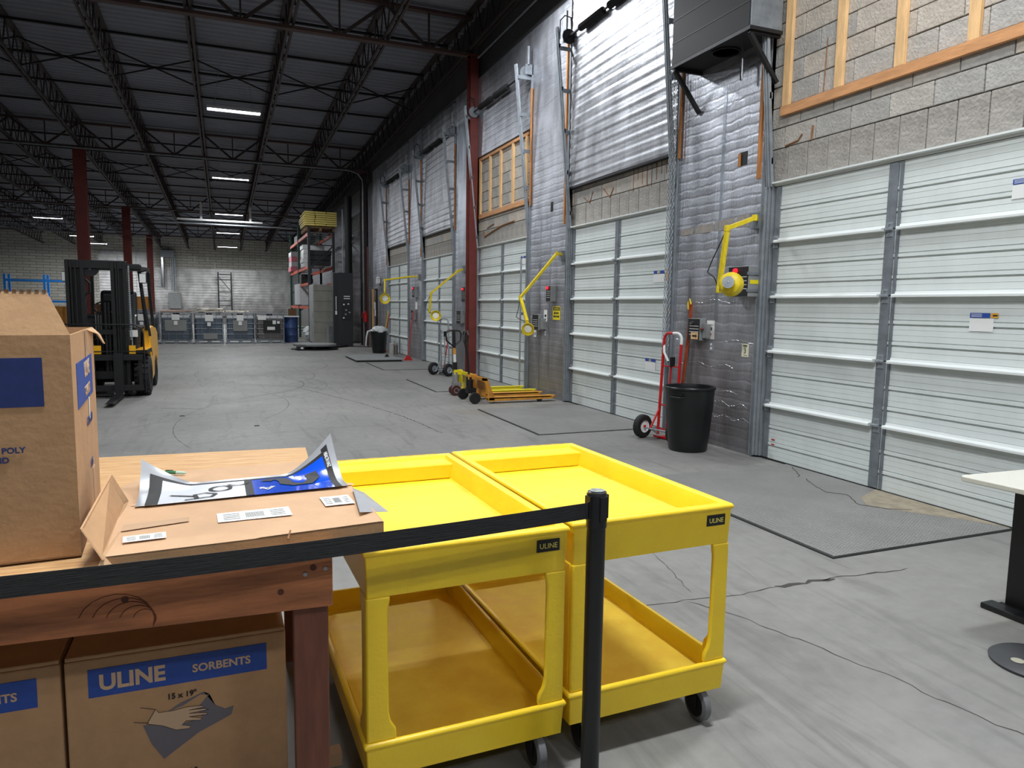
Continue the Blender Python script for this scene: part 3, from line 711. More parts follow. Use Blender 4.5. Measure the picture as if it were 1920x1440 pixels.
# ------------------------------------------------------------------ two yellow carts
def cart(name, label, loc, rz):
    t = thing(name, label, 'cart', loc, rz, 'yellow two shelf carts'); W_, L_ = .66, 1.22; Z = .83
    def tray(nm, z1, skirt, depth, y1, m, rim=.035):
        # outer skirt (slightly tapered), rim lip, inner walls, floor
        b = MB(); k = .012
        o = [(-.0, 0), (W_, 0), (W_, y1), (0, y1)]
        def ring(ins, z): return [(ins, ins, z), (W_-ins, ins, z), (W_-ins, y1-ins, z), (ins, y1-ins, z)]
        rings = [ring(.012, z1-skirt), ring(.007, z1-.022), ring(0, z1-.016), ring(0, z1-.006), ring(.006, z1), ring(rim-.006, z1), ring(rim, z1-.006), ring(rim+.016, z1-depth), ]
        vs = [p for r in rings for p in r]; fs = []
        for i in range(len(rings)-1):
            for j in range(4): fs.append((i*4+j, i*4+(j+1) % 4, (i+1)*4+(j+1) % 4, (i+1)*4+j))
        n = len(rings)-1; fs.append((n*4, n*4+1, n*4+2, n*4+3))
        # underside
        b.add(vs, fs); u = rim+.02
        vs2 = [(.012, .012, z1-skirt), (W_-.012, .012, z1-skirt), (W_-.012, y1-.012, z1-skirt), (.012, y1-.012, z1-skirt),
               (u, u, z1-skirt), (W_-u, u, z1-skirt), (W_-u, y1-u, z1-skirt), (u, y1-u, z1-skirt),
               (u, u, z1-depth-.006), (W_-u, u, z1-depth-.006), (W_-u, y1-u, z1-depth-.006), (u, y1-u, z1-depth-.006)]
        fs2 = [(i, (i+1) % 4, (i+1) % 4+4, i+4) for i in range(4)]+[(i+4, (i+1) % 4+4, (i+1) % 4+8, i+8) for i in range(4)]+[(8, 9, 10, 11)]
        b.add(vs2, fs2)
        return b.build(nm, m, t, bevel=.005, smooth=True)
    top = tray('top_tray', Z, .145, .085, L_, M_yel)
    MB().box(.055, W_-.055, .055, 1.02, Z-.0845, Z-.083).build('tray_mat', M_yeltop, top)
    # handle end: shelf and slots
    b = MB(); b.box(.04, W_-.04, 1.06, 1.186, Z-.083, Z-.016); b.build('handle_shelf', M_yel, top, bevel=.006)
    for x0, x1 in ((.07, .31), (.35, .59)): MB().box(x0, x1, 1.198, 1.213, Z-.001, Z+.001).build('grip_slot', scuff, top)
    bot = tray('bottom_tray', .245, .115, .075, L_-.02, M_yel, .02)
    MB().box(.045, W_-.045, .045, L_-.07, .1705, .172).build('tray_mat', M_yeltop, bot)
    # legs
    for sx in (0, 1):
        for sy in (0, 1):
            b = MB(); zs = [.243, .275, .30, .33, .50, .64, .665, .685]
            ws = [.090, .088, .073, .067, .065, .065, .070, .072]
            ws2 = [.105, .10, .08, .070, .068, .070, .085, .095]
            off = .009; th = .018
            X = lambda v: off+v if sx == 0 else W_-off-v
            Yy = lambda v: off+v if sy == 0 else L_-.01-off-v
            for wsx, ax in ((ws, 'x'), (ws2, 'y')):
                vs = []; fs = []
                for z, wv in zip(zs, wsx):
                    if ax == 'x': q = [(0, 0), (wv, 0), (wv, th), (0, th)]
                    else: q = [(0, th), (th, th), (th, wv), (0, wv)]
                    vs += [(X(a), Yy(c2), z) for a, c2 in q]
                for i in range(len(zs)-1):
                    for j in range(4): fs.append((i*4+j, i*4+(j+1) % 4, (i+1)*4+(j+1) % 4, (i+1)*4+j))
                fs += [(0, 1, 2, 3), tuple(len(vs)-4+q2 for q2 in range(4))]
                b.add(vs, fs)
            b.build('leg', M_yel, t, bevel=.006, smooth=True)
            # screw
            MB().cyl((X(.05), Yy(.03) if sy else Yy(.02), .20), .006, .012 if sy == 0 else -.012, 'y', 8).build('screw', M_darkst, bot)
            cx = X(.075); cy = Yy(.055)
            b = MB(); b.box(cx-.04, cx+.04, cy-.045, cy+.045, .13, .134); b.cyl((cx, cy, .112), .022, .018, 'z', 12)
            for q in (-1, 1): b.prism([(cy-.028, .115), (cy+.028, .115), (cy+.004, .05), (cy-.026, .05)], cx+q*.021-.0015, cx+q*.021+.0015, 'yz')
            cas = b.build('caster', M_darkst, t)
            b = MB().lathe([(.02, -.016), (.05, -.016), (.0635, -.012), (.0635, .012), (.05, .016), (.02, .016)], (cx, cy-.012, .0645), 'x', 24)
            b.build('wheel', M_wheelg, cas, smooth=True)
            MB().lathe([(.0, -.0175), (.046, -.0175), (.046, .0175), (0, .0175)], (cx, cy-.012, .0645), 'x', 18).build('wheel_hub', M_black, cas)
    MB().box(.545, .625, .006, .0125, Z-.075, Z-.035).build('logo_plate', M_black, top, bevel=.001)
    text('lettering', 'ULINE', .0235, M_yelpale, top, (.585, .0050, Z-.0635), *FRONT, align='CENTER', bold=.0003, sx=.98)
    return t
M_wheelg = mat('grey_wheel_rubber', (112, 112, 114), .6)
M_yelpale = mat('pale_yellow_ink', (240, 226, 120), .6)
scuff = mat('scuffed_yellow', (206, 172, 40), .6, var=.25, vs=40)
cart('utility_cart', 'yellow plastic two shelf cart on the right, nearer the dock doors', (1.025, 1.985, 0), radians(1.6))
cart('utility_cart', 'yellow plastic two shelf cart on the left, against the workbench', (.345, 1.945, 0), radians(1.2))
# crease and dust on the left cart's lower shelf
# ------------------------------------------------------------------ stanchion with belt
t = thing('belt_stanchion', 'black crowd control post with a belt drawn across the carts', 'stanchion', (.985, 1.76, 0))
MB().lathe([(.165, 0), (.165, .012), (.15, .02), (.04, .03), (.031, .032)], n=40).build('base', M_black, t, smooth=True)
MB().cyl((0, 0, .03), .0275, .87, 'z', 32).build('post', M_black, t, smooth=True)
b = MB().lathe([(.0285, .89), (.030, .892), (.030, .985), (.028, .99)], n=32)
for a in (0.15, pi/2+.15, pi+.15, 3*pi/2+.15):
    ca, sa = cos(a), sin(a); c1 = Vector((ca, sa, 0))*.031; tx = Vector((-sa, ca, 0))
    b.bar(c1+Vector((0, 0, .915)), c1+Vector((0, 0, .985)), .024, .006, tuple(c1.normalized()))
hd = b.build('head', M_black, t, smooth=True)
MB().lathe([(.0275, .9905), (.0275, .995), (.02, .998), (0, .9985)], n=28).build('cap', mat('cap_plastic', (52, 54, 56), .3), hd, smooth=True)
MB().lathe([(.022, .9987), (.022, .9992), (0, .9992)], n=24).build('cap_sticker', mat('cap_sticker', (140, 146, 140), .5, var=.5, vs=60), hd)
MB().bar((-.026, -.012, .945), (-.034, -.014, .945), .004, .052).build('belt_clip', M_black, hd)
rows = []
for i in range(2):
    r = []
    for k in range(41):
        f = k/40; r.append((-.03-1.9*f, -.012-.12*f-.0*f, (.968 if i == 0 else .921)-.010*sin(pi*min(1, f*1.3))))
    rows.append(r)
MB().sheet(rows, .0015, (0, -1, 0)).build('belt', M_belt, t)
# ------------------------------------------------------------------ workbench
BR = radians(-2.8)
t = thing('workbench', 'lumber workbench with a plywood top beside the yellow carts', 'workbench', (.245, 1.80, 0), BR)
ZT = .90; D = 1.36; W2 = 2.3
MB().box(-W2, 0.005, -.0, D, ZT-.018, ZT).build('top', M_ply, t, bevel=.002)
ap = MB().box(-W2, -.002, .012, .05, ZT-.158, ZT-.018).build('apron', M_tan, t, bevel=.003)
MB().box(-W2, -.002, D-.05, D-.012, ZT-.158, ZT-.018).build('apron', M_tan, t, bevel=.003)
for y0 in (.06,): MB().box(-.045, -.006, .05, D-.05, ZT-.158, ZT-.018).build('side_apron', M_tan, t, bevel=.003)
for x, z in ((-.02, -.055), (-.07, -.065)): MB().lathe([(0, -.0030), (.0055, -.0025), (.0055, .0)], (x, .012, ZT+z), 'y', 10).build('screw_head', M_galv, ap)
for x, z in ((-.05, -.05), (-.13, -.105), (-.48, -.08)): MB().lathe([(.008, .0), (.008, .0015), (0, .0015)], (x, .0105, ZT+z), 'y', 10).build('knot', mat('wood_knot', (84, 42, 26), .7), ap)
for x in (-.10, -1.2, -2.2):
    for y in (.052, D-.14): MB().box(x, x+.089, y, y+.089, 0, ZT-.018).build('leg', M_leg, t, bevel=.004)
# grain arches on the apron
b = MB()
for k in range(5):
    b.tube([(-.44+.05*cos(a)*(.5+k*.28)-k*.015, .0117, ZT-.16+.026+.05*sin(a)*(.5+k*.22)) for a in [pi*q/10-.3 for q in range(11)]], .0011, 4, False)
b.build('grain_line', mat('grain_brown', (112, 62, 38), .7), ap)

# ------------------------------------------------------------------ sorbent cartons under the bench
def sorbent(label, loc, rz=0, full=True):
    t = thing('carton', label, 'box', loc, rz, 'printed sorbent cartons under the bench'); W_, H_, D_ = .575, .553, .48
    b = MB(); b.box(0, W_, 0, D_, 0, H_-.012); body = b.build('body', M_card, t, bevel=.005)
    MB().box(.002, W_-.002, .001, D_/2-.004, H_-.012, H_).build('flap', M_card, t, bevel=.003)
    MB().box(.002, W_-.002, D_/2+.004, D_-.001, H_-.012, H_).build('flap', M_card, t, bevel=.003)
    x0, x1 = .055, .520; zb = .430-.0; zt = .512
    MB().box(x0, x1, -.0012, 0, zb, zt).build('printed_band', M_blue, body)
    text('lettering', 'ULINE', .062, M_cardtxt, body, (x0+.026, -.0022, zb+.020), *FRONT, bold=.0022, sx=.98)
    text('lettering', 'SORBENTS', .033, M_cardtxt, body, (x0+.262, -.0022, zb+.028), *FRONT, bold=.0009, sx=1.0)
    text('lettering', '15 x 19"', .023, M_ink, body, (W_/2, -.0022, zb-.042), *FRONT, align='CENTER', bold=.0006)
    text('lettering', 'H-6510', .023, M_ink, body, (W_/2, -.0022, .150), *FRONT, align='CENTER', bold=.0006)
    gp = mat('grey_print', (110, 106, 112), .7)
    def P2(pts, nm, m, d=.0018): MB().prism(pts, -d, 0, 'xz').build(nm, m, body)
    P2([(.185, .322), (.245, .318), (.275, .305), (.34, .312), (.325, .345), (.36, .382), (.335, .386), (.29, .362), (.25, .352), (.282, .37), (.345, .392), (.375, .345), (.402, .328), (.425, .333), (.418, .308), (.395, .298), (.33, .272), (.235, .21), (.205, .262)], 'printed_cloth', gp)
    hand = [(.195, .326), (.218, .365), (.226, .354), (.262, .352), (.30, .356), (.34, .352), (.342, .346), (.304, .345), (.345, .342), (.356, .336), (.304, .335), (.350, .328), (.354, .322), (.304, .325), (.336, .314), (.334, .308), (.296, .314), (.284, .304), (.308, .296), (.302, .289), (.268, .292), (.235, .312)]
    P2(hand, 'printed_hand', M_cardtxt, .0024)
    for pts in (hand+[hand[0]], [(.18, .378), (.218, .365)], [(.162, .338), (.20, .328)]):
        MB().tube([(x, -.0026, z) for x, z in pts], .0008, 4, False).build('outline', M_ink, body)
    return t
sorbent('sorbent carton with the blue ULINE band, right of the pair under the bench', (-.428, 2.15, 0))
sorbent('sorbent carton at the lower left corner, cut off by the frame', (-1.012, 2.15, 0))

# ------------------------------------------------------------------ tall open carton on the bench
ZB = .905
t = thing('open_carton', 'tall open cardboard carton with navy print standing on the bench', 'box', (-.335, 1.935, ZB), radians(4))
W_, D_, H_ = .62, .60, .535
b = MB(); e = .004
for a in ((-W_, 0, 0, e), (-W_, 0, D_-e, D_), (-W_, -W_+e, e, D_-e), (-e, 0, e, D_-e)): b.box(a[0], a[1], a[2], a[3], 0, H_)
b.box(-W_, 0, 0, D_, 0, .004)
body = b.build('body', M_card, t)
MB().sheet([[(-W_, 0, H_), (0, 0, H_)], [(-W_, .035, H_+.105), (-.045, .035, H_+.098)]], .004, (0, -1, 0)).build('front_flap', M_card, t)
MB().sheet([[(0, .40, H_-.001), (0, D_, H_-.001)], [(.014, D_-.02, H_-.02), (.020, D_-.002, H_-.022)], [(.030, D_-.01, H_-.05), (.032, D_-.002, H_-.052)]], .004, (1, 0, 0)).build('side_flap', M_cardin, t)
MB().sheet([[(-W_, D_, H_), (-.005, D_, H_)], [(-W_, D_+.10, H_-.12), (-.02, D_+.10, H_-.12)]], .004, (0, 1, 0)).build('back_flap', M_cardin, t)
b = MB()
for k in range(40): b.box(-W_+k*.0145, -W_+k*.0145+.008, .033, .037, H_+.099, H_+.1045)
b.build('corrugated_edge', M_cardedge, t)
MB().box(-W_+.08, -.058, -.0012, 0, H_-.166, H_-.052).build('printed_panel', M_navy, body)
text('lettering', 'COTTON POLY', .019, M_navy, body, (-.100, -.0018, H_-.272), *FRONT, align='RIGHT', bold=.0005)
text('lettering', 'BLEND', .019, M_navy, body, (-.132, -.0018, H_-.294), *FRONT, align='RIGHT', bold=.0005)
text('lettering', 'LBS', .019, M_navy, body, (-.155, -.0018, .16), *FRONT, align='RIGHT', bold=.0009)
MB().box(0, .0012, .09, .50, H_-.19, H_-.075).build('printed_panel', M_blue, body)
text('lettering', 'ULINE', .056, M_cardtxt, body, (.0018, .27, H_-.125), (0, .98, .02), (0, 0, 1), bold=.0018, sx=.95)
text('lettering', 'T-SHIRTS', .038, M_cardtxt, body, (.0018, .26, H_-.178), (0, .98, .02), (0, 0, 1), bold=.001, sx=.95)
text('lettering', 'COLORED', .034, M_navy, body, (.0018, .28, H_-.262), (0, 1, 0), (0, 0, 1), bold=.0006, sx=.95)
text('lettering', '5 LBS', .03, M_navy, body, (.0018, .32, H_-.385), (0, 1, 0), (0, 0, 1), bold=.0006)
MB().box(.001, .0022, .33, .365, H_-.075, H_-.002).build('tape_strip', M_tape, body); MB().box(.001, .0022, .35, .37, H_-.25, H_-.19).build('tape_strip', M_paper, body)
MB().box(.0, .0015, .385, .44, .02, .135).build('torn_paper', M_kraft, body)

# ------------------------------------------------------------------ flat carton, torn open, with signs inside
t = thing('flat_carton', 'flat torn cardboard mailer lying on the bench with signs inside', 'box', (0, 0, ZB))
def cardp(x, y, z=0): return (x, y, z)
rows = [[(-.27, 1.815, .030), (.06, 1.83, .032), (.388, 1.865, .032)], [(-.29, 1.93, .033), (.05, 1.95, .034), (.385, 1.98, .032)], [(-.275, 2.13, .036), (.04, 2.16, .036), (.365, 2.19, .032)], [(-.27, 2.235, .036), (.04, 2.265, .036), (.37, 2.28, .034)]]
fr = MB().sheet(rows, .004).build('front_panel', M_kraft, t)
MB().sheet([[(-.27, 1.815, .001), (.06, 1.83, .001), (.388, 1.865, .001)], [(-.27, 1.815, .030), (.06, 1.83, .032), (.388, 1.865, .032)]], .004, (0, -1, 0)).build('front_edge', M_card, t)
MB().sheet([[(.388, 1.865, .001), (.37, 2.28, .001)], [(.388, 1.865, .032), (.37, 2.28, .033)]], .004, (1, 0, 0)).build('end_edge', M_card, t)
MB().sheet([[(-.36, 2.22, .004), (0, 2.22, .004), (.36, 2.24, .004)], [(-.36, 2.5, .006), (0, 2.52, .006), (.36, 2.50, .006)], [(-.27, 2.80, .003), (0, 2.82, .003), (.33, 2.84, .003)]], .004).build('back_panel', M_kraft, t)
MB().sheet([[(-.272, 1.80, .028), (-.278, 2.32, .030)], [(-.318, 1.835, .096), (-.302, 2.20, .140)]], .004, (-1, 0, .3)).build('end_flap', M_card, t)
MB().sheet([[(-.285, 1.79, .001), (-.25, 1.795, .001)], [(-.272, 1.82, .037), (-.258, 1.98, .038)]], .003, (0, -1, .5)).build('corner_tab', M_cardin, t)
# torn ragged lip
b = MB()
for k in range(26):
    x = -.26+k*.0245; y = 2.238+.045*(x+.27)/.64; b.add([(x, y-.012, .0375), (x+.026, y-.012, .0375), (x+.02, y+random.uniform(0, .018), .039), (x+.006, y+random.uniform(0, .018), .0385)], [(0, 1, 2, 3)])
b.build('torn_lip', M_cardin, t)
MB().bar((.135, 1.805, .0305), (.145, 1.86, .035), .004, .002).build('crease', M_cardedge, t)
def label(x, y, w, h, rz, nm, bars=True):
    M = Matrix.Rotation(rz, 4, 'Z'); b = MB(); q = [M @ Vector(v) for v in ((-w/2, -h/2, 0), (w/2, -h/2, 0), (w/2, h/2, 0), (-w/2, h/2, 0))]
    b.add([(x+v.x, y+v.y, .0375) for v in q], [(0, 1, 2, 3)]); o = b.build('shipping_label', M_paper, fr)
    if bars:
        b = MB()
        for k in range(14):
            a = -w*.12+k*w*.018; qq = [M @ Vector(v) for v in ((a, -h*.28, 0), (a+w*.009, -h*.28, 0), (a+w*.009, h*.28, 0), (a, h*.28, 0))]
            b.add([(x+v.x, y+v.y, .0379) for v in qq], [(0, 1, 2, 3)])
        for k in range(4):
            for a0, a1 in ((-w*.42, -w*.2), (w*.22, w*.42)):
                z = -h*.3+k*h*.18; qq = [M @ Vector(v) for v in ((a0, z, 0), (a1, z, 0), (a1, z+h*.05, 0), (a0, z+h*.05, 0))]
                b.add([(x+v.x, y+v.y, .0379) for v in qq], [(0, 1, 2, 3)])
        b.build('printed_lines', M_ink, fr)
label(.065, 2.03, .19, .088, radians(3), 'a'); label(.298, 2.10, .085, .10, radians(3), 'b'); label(-.195, 1.915, .095, .05, radians(5), 'c')
MB().sheet([[(-.255, 1.985, .0372), (-.10, 2.02, .0378)], [(-.255, 2.04, .0376), (-.10, 2.06, .0380)]], .0004).build('clear_tape', M_tape, fr)
# sign sheets
M_swhite = mat('satin_white_sheet', (206, 210, 216), .3)
t = thing('sign_sheets', 'silver and blue printed sign sheets curling out of the torn mailer', 'sign', (0, 0, ZB))
def S(u, v):   # u along the sheet (0 left..1 right), v 0 near..1 far
    x = -.245+u*.60+(.03*(1-v) if u > .5 else 0)*0; y = 2.20+.40*v*(1-.0*u)+.05*u; z = .012+.03*(1-v)
    z += .085*max(0, (v-.45)/.55)**1.6*(max(0, 1-u/.22)**1.2) + .13*max(0, (v-.25)/.75)**1.3*(max(0, (u-.72)/.28)**1.4)
    x += -.02*v*max(0, 1-u/.2); y -= .045*v*max(0, min(1, u*5, (1-u)*4))*.9
    return (x, y, z)
def patch(u0, u1, v0, v1, m, nm, dz=0., n=12):
    rows = [[tuple(a+b for a, b in zip(S(u0+(u1-u0)*j/n, v0+(v1-v0)*i/n), (0, 0, dz))) for j in range(n+1)] for i in range(n+1)]
    return MB().sheet(rows, .0008).build(nm, m, t, smooth=True)
patch(0, 1, 0, 1, M_silver, 'sheet', 0, 30)
patch(.07, .50, -.02, .80, M_swhite, 'white_field', .0012, 20)
patch(.50, .93, -.02, .86, M_bluefilm, 'blue_film', .0012, 20)
patch(.04, .095, -.02, .86, M_ink, 'black_border', .002); patch(.93, .965, -.02, .92, M_ink, 'black_border', .002, 12); patch(.07, .93, .80, .86, M_ink, 'black_border', .002, 20); patch(.49, .53, -.02, .8, M_ink, 'black_border', .0021)
def stroke(pts, wd, m, nm='stroke'):
    b = MB(); vs = []; fs = []
    for i, (u, v) in enumerate(pts):
        u2, v2 = pts[min(i+1, len(pts)-1)]; u1, v1 = pts[max(i-1, 0)]
        dx = (u2-u1)*.6; dy = (v2-v1)*.4; d = math.hypot(dx, dy) or 1; nx, ny = -dy/d*wd/.6, dx/d*wd/.4
        for s in (-1, 1):
            p = S(u+nx*s, v+ny*s); vs.append((p[0], p[1], p[2]+.0035))
        if i: fs.append((2*i-2, 2*i-1, 2*i+1, 2*i))
    b.add(vs, fs); b.build(nm, m, t)
# upside-down C O R running away from the reader
stroke([(.455+.05*cos(a), .66+.12*sin(a)) for a in [pi+.3+q*(pi-.2)/8 for q in range(9)]], .006, M_ink, 'lettering')
stroke([(.37+.05*cos(a), .45+.13*sin(a)) for a in [q*2*pi/14 for q in range(15)]], .006, M_ink, 'lettering')
stroke([(.21, .03), (.33, .08), (.35, .20), (.30, .29), (.25, .24), (.265, .06)], .006, M_ink, 'lettering'); stroke([(.255, .16), (.14, .30)], .006, M_ink, 'lettering')
stroke([(.60, .62), (.63, .70), (.68, .68), (.70, .55), (.70, .40), (.75, .28), (.81, .28), (.85, .42), (.84, .58)], .020, M_ink, 'lettering')
stroke([(.57, .30), (.60, .15), (.63, .30)], .008, M_silver, 'lettering'); stroke([(.56, .24), (.62, .24)], .006, M_silver, 'lettering')
p = S(.948, .80); q = S(.948, .35); e1 = (Vector(q)-Vector(p)).normalized(); e2 = (Vector(S(.96, .6))-Vector(S(.93, .6))).normalized()
text('lettering', 'HEALTH HAZ', .019, M_white, t, (p[0]-.006, p[1], p[2]+.0045), tuple(e1), tuple(e2), bold=.0002)
p = S(.45, .83); q = S(.12, .83); e1 = (Vector(q)-Vector(p)).normalized()

MB().sheet([[(.335, 1.93, .045), (.43, 2.0, .018)], [(.36, 2.2, .045), (.40, 2.22, .022)]], .0008).build('under_sheet', M_silver, t)
# pen
t = thing('pen', 'green and clear plastic pen lying on the flat carton', 'pen', (-.18, 2.74, ZB+.014), radians(-28))
MB().tube([(-.03, 0, 0), (.012, 0, 0)], .006, 10).build('barrel', M_green_pl, t); MB().tube([(.012, 0, 0), (.04, 0, 0), (.048, 0, 0)], [.0058, .0058, .002], 10).build('tip', M_clear, t); MB().bar((-.028, 0, .007), (.0, 0, .008), .003, .002).build('clip', M_black, t)
# small crate end and clutter in the dark behind the bench leg
t = thing('scrap_block', 'small pale wood scrap on the floor behind the bench leg', 'wood scrap', (.30, 2.25, 0)); MB().box(-.02, .025, 0, .05, 0, .045).build('block_piece', M_kraft, t)

# ------------------------------------------------------------------ right-hand table and stanchion base
t = thing('pedestal_table', 'speckled table with a black steel pedestal at the right edge', 'table', (3.28, 2.31, 0))
b = MB(); b.prism([(0.0, -.02), (.02, -.0), (1.5, -.06), (1.5, -.9), (.12, -.9), (.02, -.32)], .715, .74, 'xy'); b.build('top', M_laminate, t, bevel=.004)
MB().box(.43, .49, -.70, -.0, .02, .715).build('pedestal', M_black, t, bevel=.004)
MB().box(.33, .42, -.62, .06, 0, .03).build('foot', M_black, t, bevel=.006); MB().box(.42, 1.3, -.4, -.33, .08, .14).build('stretcher', M_black, t)
MB().box(.42, .44, -.62, .02, 0, .03).build('foot_plate', M_black, t)
t = thing('weighted_base', 'round dark rubber base disc on the floor at the right edge', 'base', (3.245, 1.865, 0))
MB().lathe([(.175, 0), (.178, .012), (.165, .022), (.05, .030), (0, .030)], n=40).build('base', mat('dark_grey_rubber', (56, 57, 60), .55), t, smooth=True)
MB().lathe([(.026, .031), (.026, .033), (0, .033)], (-.095, .02, -.004), n=20).build('sticker', mat('tan_sticker', (160, 156, 140), .6), t)
# ------------------------------------------------------------------ things on the dock wall
def dock_light(label, br, pts, head, face, r=.09, back=False):
    t = thing('dock_light', label, 'lamp', br, 0, 'yellow swing-arm dock lights')
    B = Vector(br); MB().box(-.05, .009, -.05, .05, -.10, .06).build('bracket', M_galvd, t)
    q = [Vector(p)-B for p in pts]
    prev = Vector((0, 0, 0)); 
    for k, p in enumerate(q):
        b = MB(); b.bar(prev, p, .045, .04); b.cyl((p.x, p.y, p.z-.03), .028, .06, 'z', 12); b.build('arm', M_yarm, t, bevel=.003); prev = p
    h = Vector(head)-B; f = Vector(face).normalized()
    b = MB().bar(prev, h-f*.05, .02, .02); b.build('yoke', M_galvd, t)
    hd = MB().lathe([(.3*r, -.13), (.42*r, -.125), (.45*r, -.06), (.8*r, -.045), (r, -.01), (r*1.02, .03), (r*.93, .03), (r*.86, 0), (r*.62, -.02), (0, -.02)], n=28)
    M = f.to_track_quat('Z', 'Y').to_matrix().to_4x4(); M.translation = h
    hd.v = [tuple(M @ Vector(v)) for v in hd.v]; o = hd.build('lamp_head', M_yarm, t, smooth=True)
    l = MB().lathe([(r*.60, -.018), (r*.58, -.008), (0, -.002)], n=24); l.v = [tuple(M @ Vector(v)) for v in l.v]; l.build('lens', M_lens, o, smooth=True)
    if back:
        l = MB().lathe([(.5*r, -.135), (.48*r, -.12), (0, -.138)], n=16); l.v = [tuple(M @ Vector(v)) for v in l.v]; l.build('socket_cap', M_galv, o)
    e = prev; MB().tube([q[-2]+Vector((-.01, .0, -.02)), (q[-2]+e)/2+Vector((-.05, .10, 0)), (q[-2]+e)/2+Vector((-.06, .16, -.12)), e*.6+q[-2]*.4+Vector((-.04, .06, -.12)), e], .006, 6).build('cable', M_black, t)
dock_light('yellow swing-arm lamp seen from behind on the nearest pier', (5.09, 5.93, 2.45), [(4.95, 5.80, 2.44), (4.62, 5.80, 2.32), (4.60, 5.86, 1.72)], (4.55, 5.62, 1.77), (.75, .62, -.1), .115, True)
dock_light('yellow swing-arm lamp with its pale lens facing the carts, second pier', (5.09, 10.44, 2.37), [(4.92, 10.30, 2.37), (4.30, 10.28, 1.67), (4.30, 10.0, 1.30)], (4.28, 9.92, 1.19), (-.45, -.85, -.1), .095)
dock_light('yellow swing-arm lamp with its lens facing out beside the red column', (5.09, 15.47, 2.37), [(4.9, 15.4, 2.30), (4.30, 15.45, 1.80), (4.28, 15.5, 1.38)], (4.3, 15.06, 1.31), (-.3, -.95, -.1), .115)
dock_light('farthest yellow swing-arm lamp, straight arm over the last door', (5.09, 19.43, 2.33), [(4.85, 19.5, 2.32), (4.32, 20.44, 2.24), (4.30, 20.35, 1.9)], (4.3, 20.31, 1.71), (-.3, -.95, -.1), .15)

def ctrl(label, y0, y1, z0, z1, d, face='dark', red=False, name='control_box', x=5.10, extra=None):
    t = thing(name, label, 'control box', (x, (y0+y1)/2, z0), 0); w = y1-y0; h = z1-z0
    b = MB().box(-d, 0, -w/2, w/2, 0, h); bo = b.build('housing', M_greym, t, bevel=.004)
    MB().box(-d-.003, -d, -w/2+.004, w/2-.004 if face != 'half' else w/2-.004, .004, h-.004).build('face_plate', M_ink, bo)
    for k in range(4): MB().box(-d-.0045, -d-.003, -w/2+.02, w/2-.03, h*.25+k*h*.13, h*.25+k*h*.13+.006).build('printed_line', M_white, bo)
    if red: MB().lathe([(.0, -d-.03), (.022, -d-.028), (.026, -d-.003)], (0, w*.12, h*.86), 'x', 14).build('signal_lamp', M_redlit, bo)
    return t, bo
t, bo = ctrl('grey control box with a lit red lamp behind the yellow lamp head', 5.86, 6.17, 1.66, 1.97, .14, red=True)
MB().box(-.12, -.005, -.158, -.1552, .13, .17).build('caution_sticker', M_yjack, bo); MB().box(-.16, -.02, -.165, -.155, .05, .08).build('latch', M_galvd, bo); MB().box(-.16, -.02, -.165, -.155, .22, .25).build('latch', M_galvd, bo)
t, bo = ctrl('black faced leveler control box with an arrow sticker by the red hand truck', 6.69, 6.91, 1.17, 1.42, .09)
MB().lathe([(.0, -.12), (.018, -.118), (.018, -.093)], (0, .03, .20), 'x', 12).build('knob', M_chrome, bo)
MB().box(-.0955, -.093, -.085, .045, .012, .09).build('arrow_sticker', M_lumber, bo)
MB().prism([(-.07, .05), (-.045, .075), (-.045, .06), (.02, .06), (.02, .04), (-.045, .04), (-.045, .025)], -.0965, -.0955, 'yz').build('printed_arrow', M_ink, bo)
t2 = MB().box(-.06, 0, -.20, -.115, .03, .19).build('side_switch', M_greym, bo, bevel=.003); MB().tube([(-.07, -.15, .13), (-.09, -.12, .135)], .012, 8).build('switch_lever', M_red, bo)
t, bo = ctrl('red topped signal control box on the pier left of the second door', 10.68, 10.85, 1.62, 1.88, .10, red=True)
t, bo = ctrl('slim black control box beside the second pier lamp head', 11.17, 11.42, 1.13, 1.40, .09)
MB().box(-.06, 0, -.25, -.14, .02, .20).build('side_switch', M_greym, bo, bevel=.003)
ctrl('red topped control box between the fourth door and the red column', 15.15, 15.4, 1.62, 1.95, .1, red=True)
t, bo = ctrl('slim black control box behind the pallet jack handle', 15.5, 15.8, 1.12, 1.42, .09); MB().box(-.06, 0, -.25, -.16, .02, .20).build('side_switch', M_greym, bo)
ctrl('small control box with a lit red lamp left of the fourth door', 19.7, 19.95, 1.75, 2.05, .1, red=True)
ctrl('slim black control box on the fourth pier, above the red broom', 19.9, 20.15, 1.12, 1.4, .09)
def sheet(label, y0, y1, z0, z1, m, name='wall_notice', x=5.0985, cat='notice', prints=(), tilt=0):
    t = thing(name, label, cat, (x, (y0+y1)/2, (z0+z1)/2)); w = y1-y0; h = z1-z0
    MB().box(-.003, 0, -w/2, w/2, -h/2, h/2).build('card', m, t)
    for kind, a in prints:
        if kind == 'rect': MB().box(-.004, -.003, a[0]*w, a[1]*w, a[2]*h, a[3]*h).build('print', a[4], t)
        else: text('lettering', a[0], a[1], a[4], t, (-.0042, a[2]*w, a[3]*h), *WALL, align='CENTER', bold=a[5])
    return t
sheet('white paper with a red heart beside the arrow control box', 6.54, 6.68, 1.19, 1.40, M_paper, prints=[('rect', (-.2, .2, -.02, .14, M_ink)), ('rect', (-.35, .35, .26, .28, M_ink))]) 
t = C.collection.objects[-1] 
hp = [(0, -.022), (-.022, .0), (-.022, .012), (-.012, .02), (0, .012), (.012, .02), (.022, .012), (.022, 0)]
hh = [o for o in C.collection.objects if o.get('label') == 'white paper with a red heart beside the arrow control box'][0]
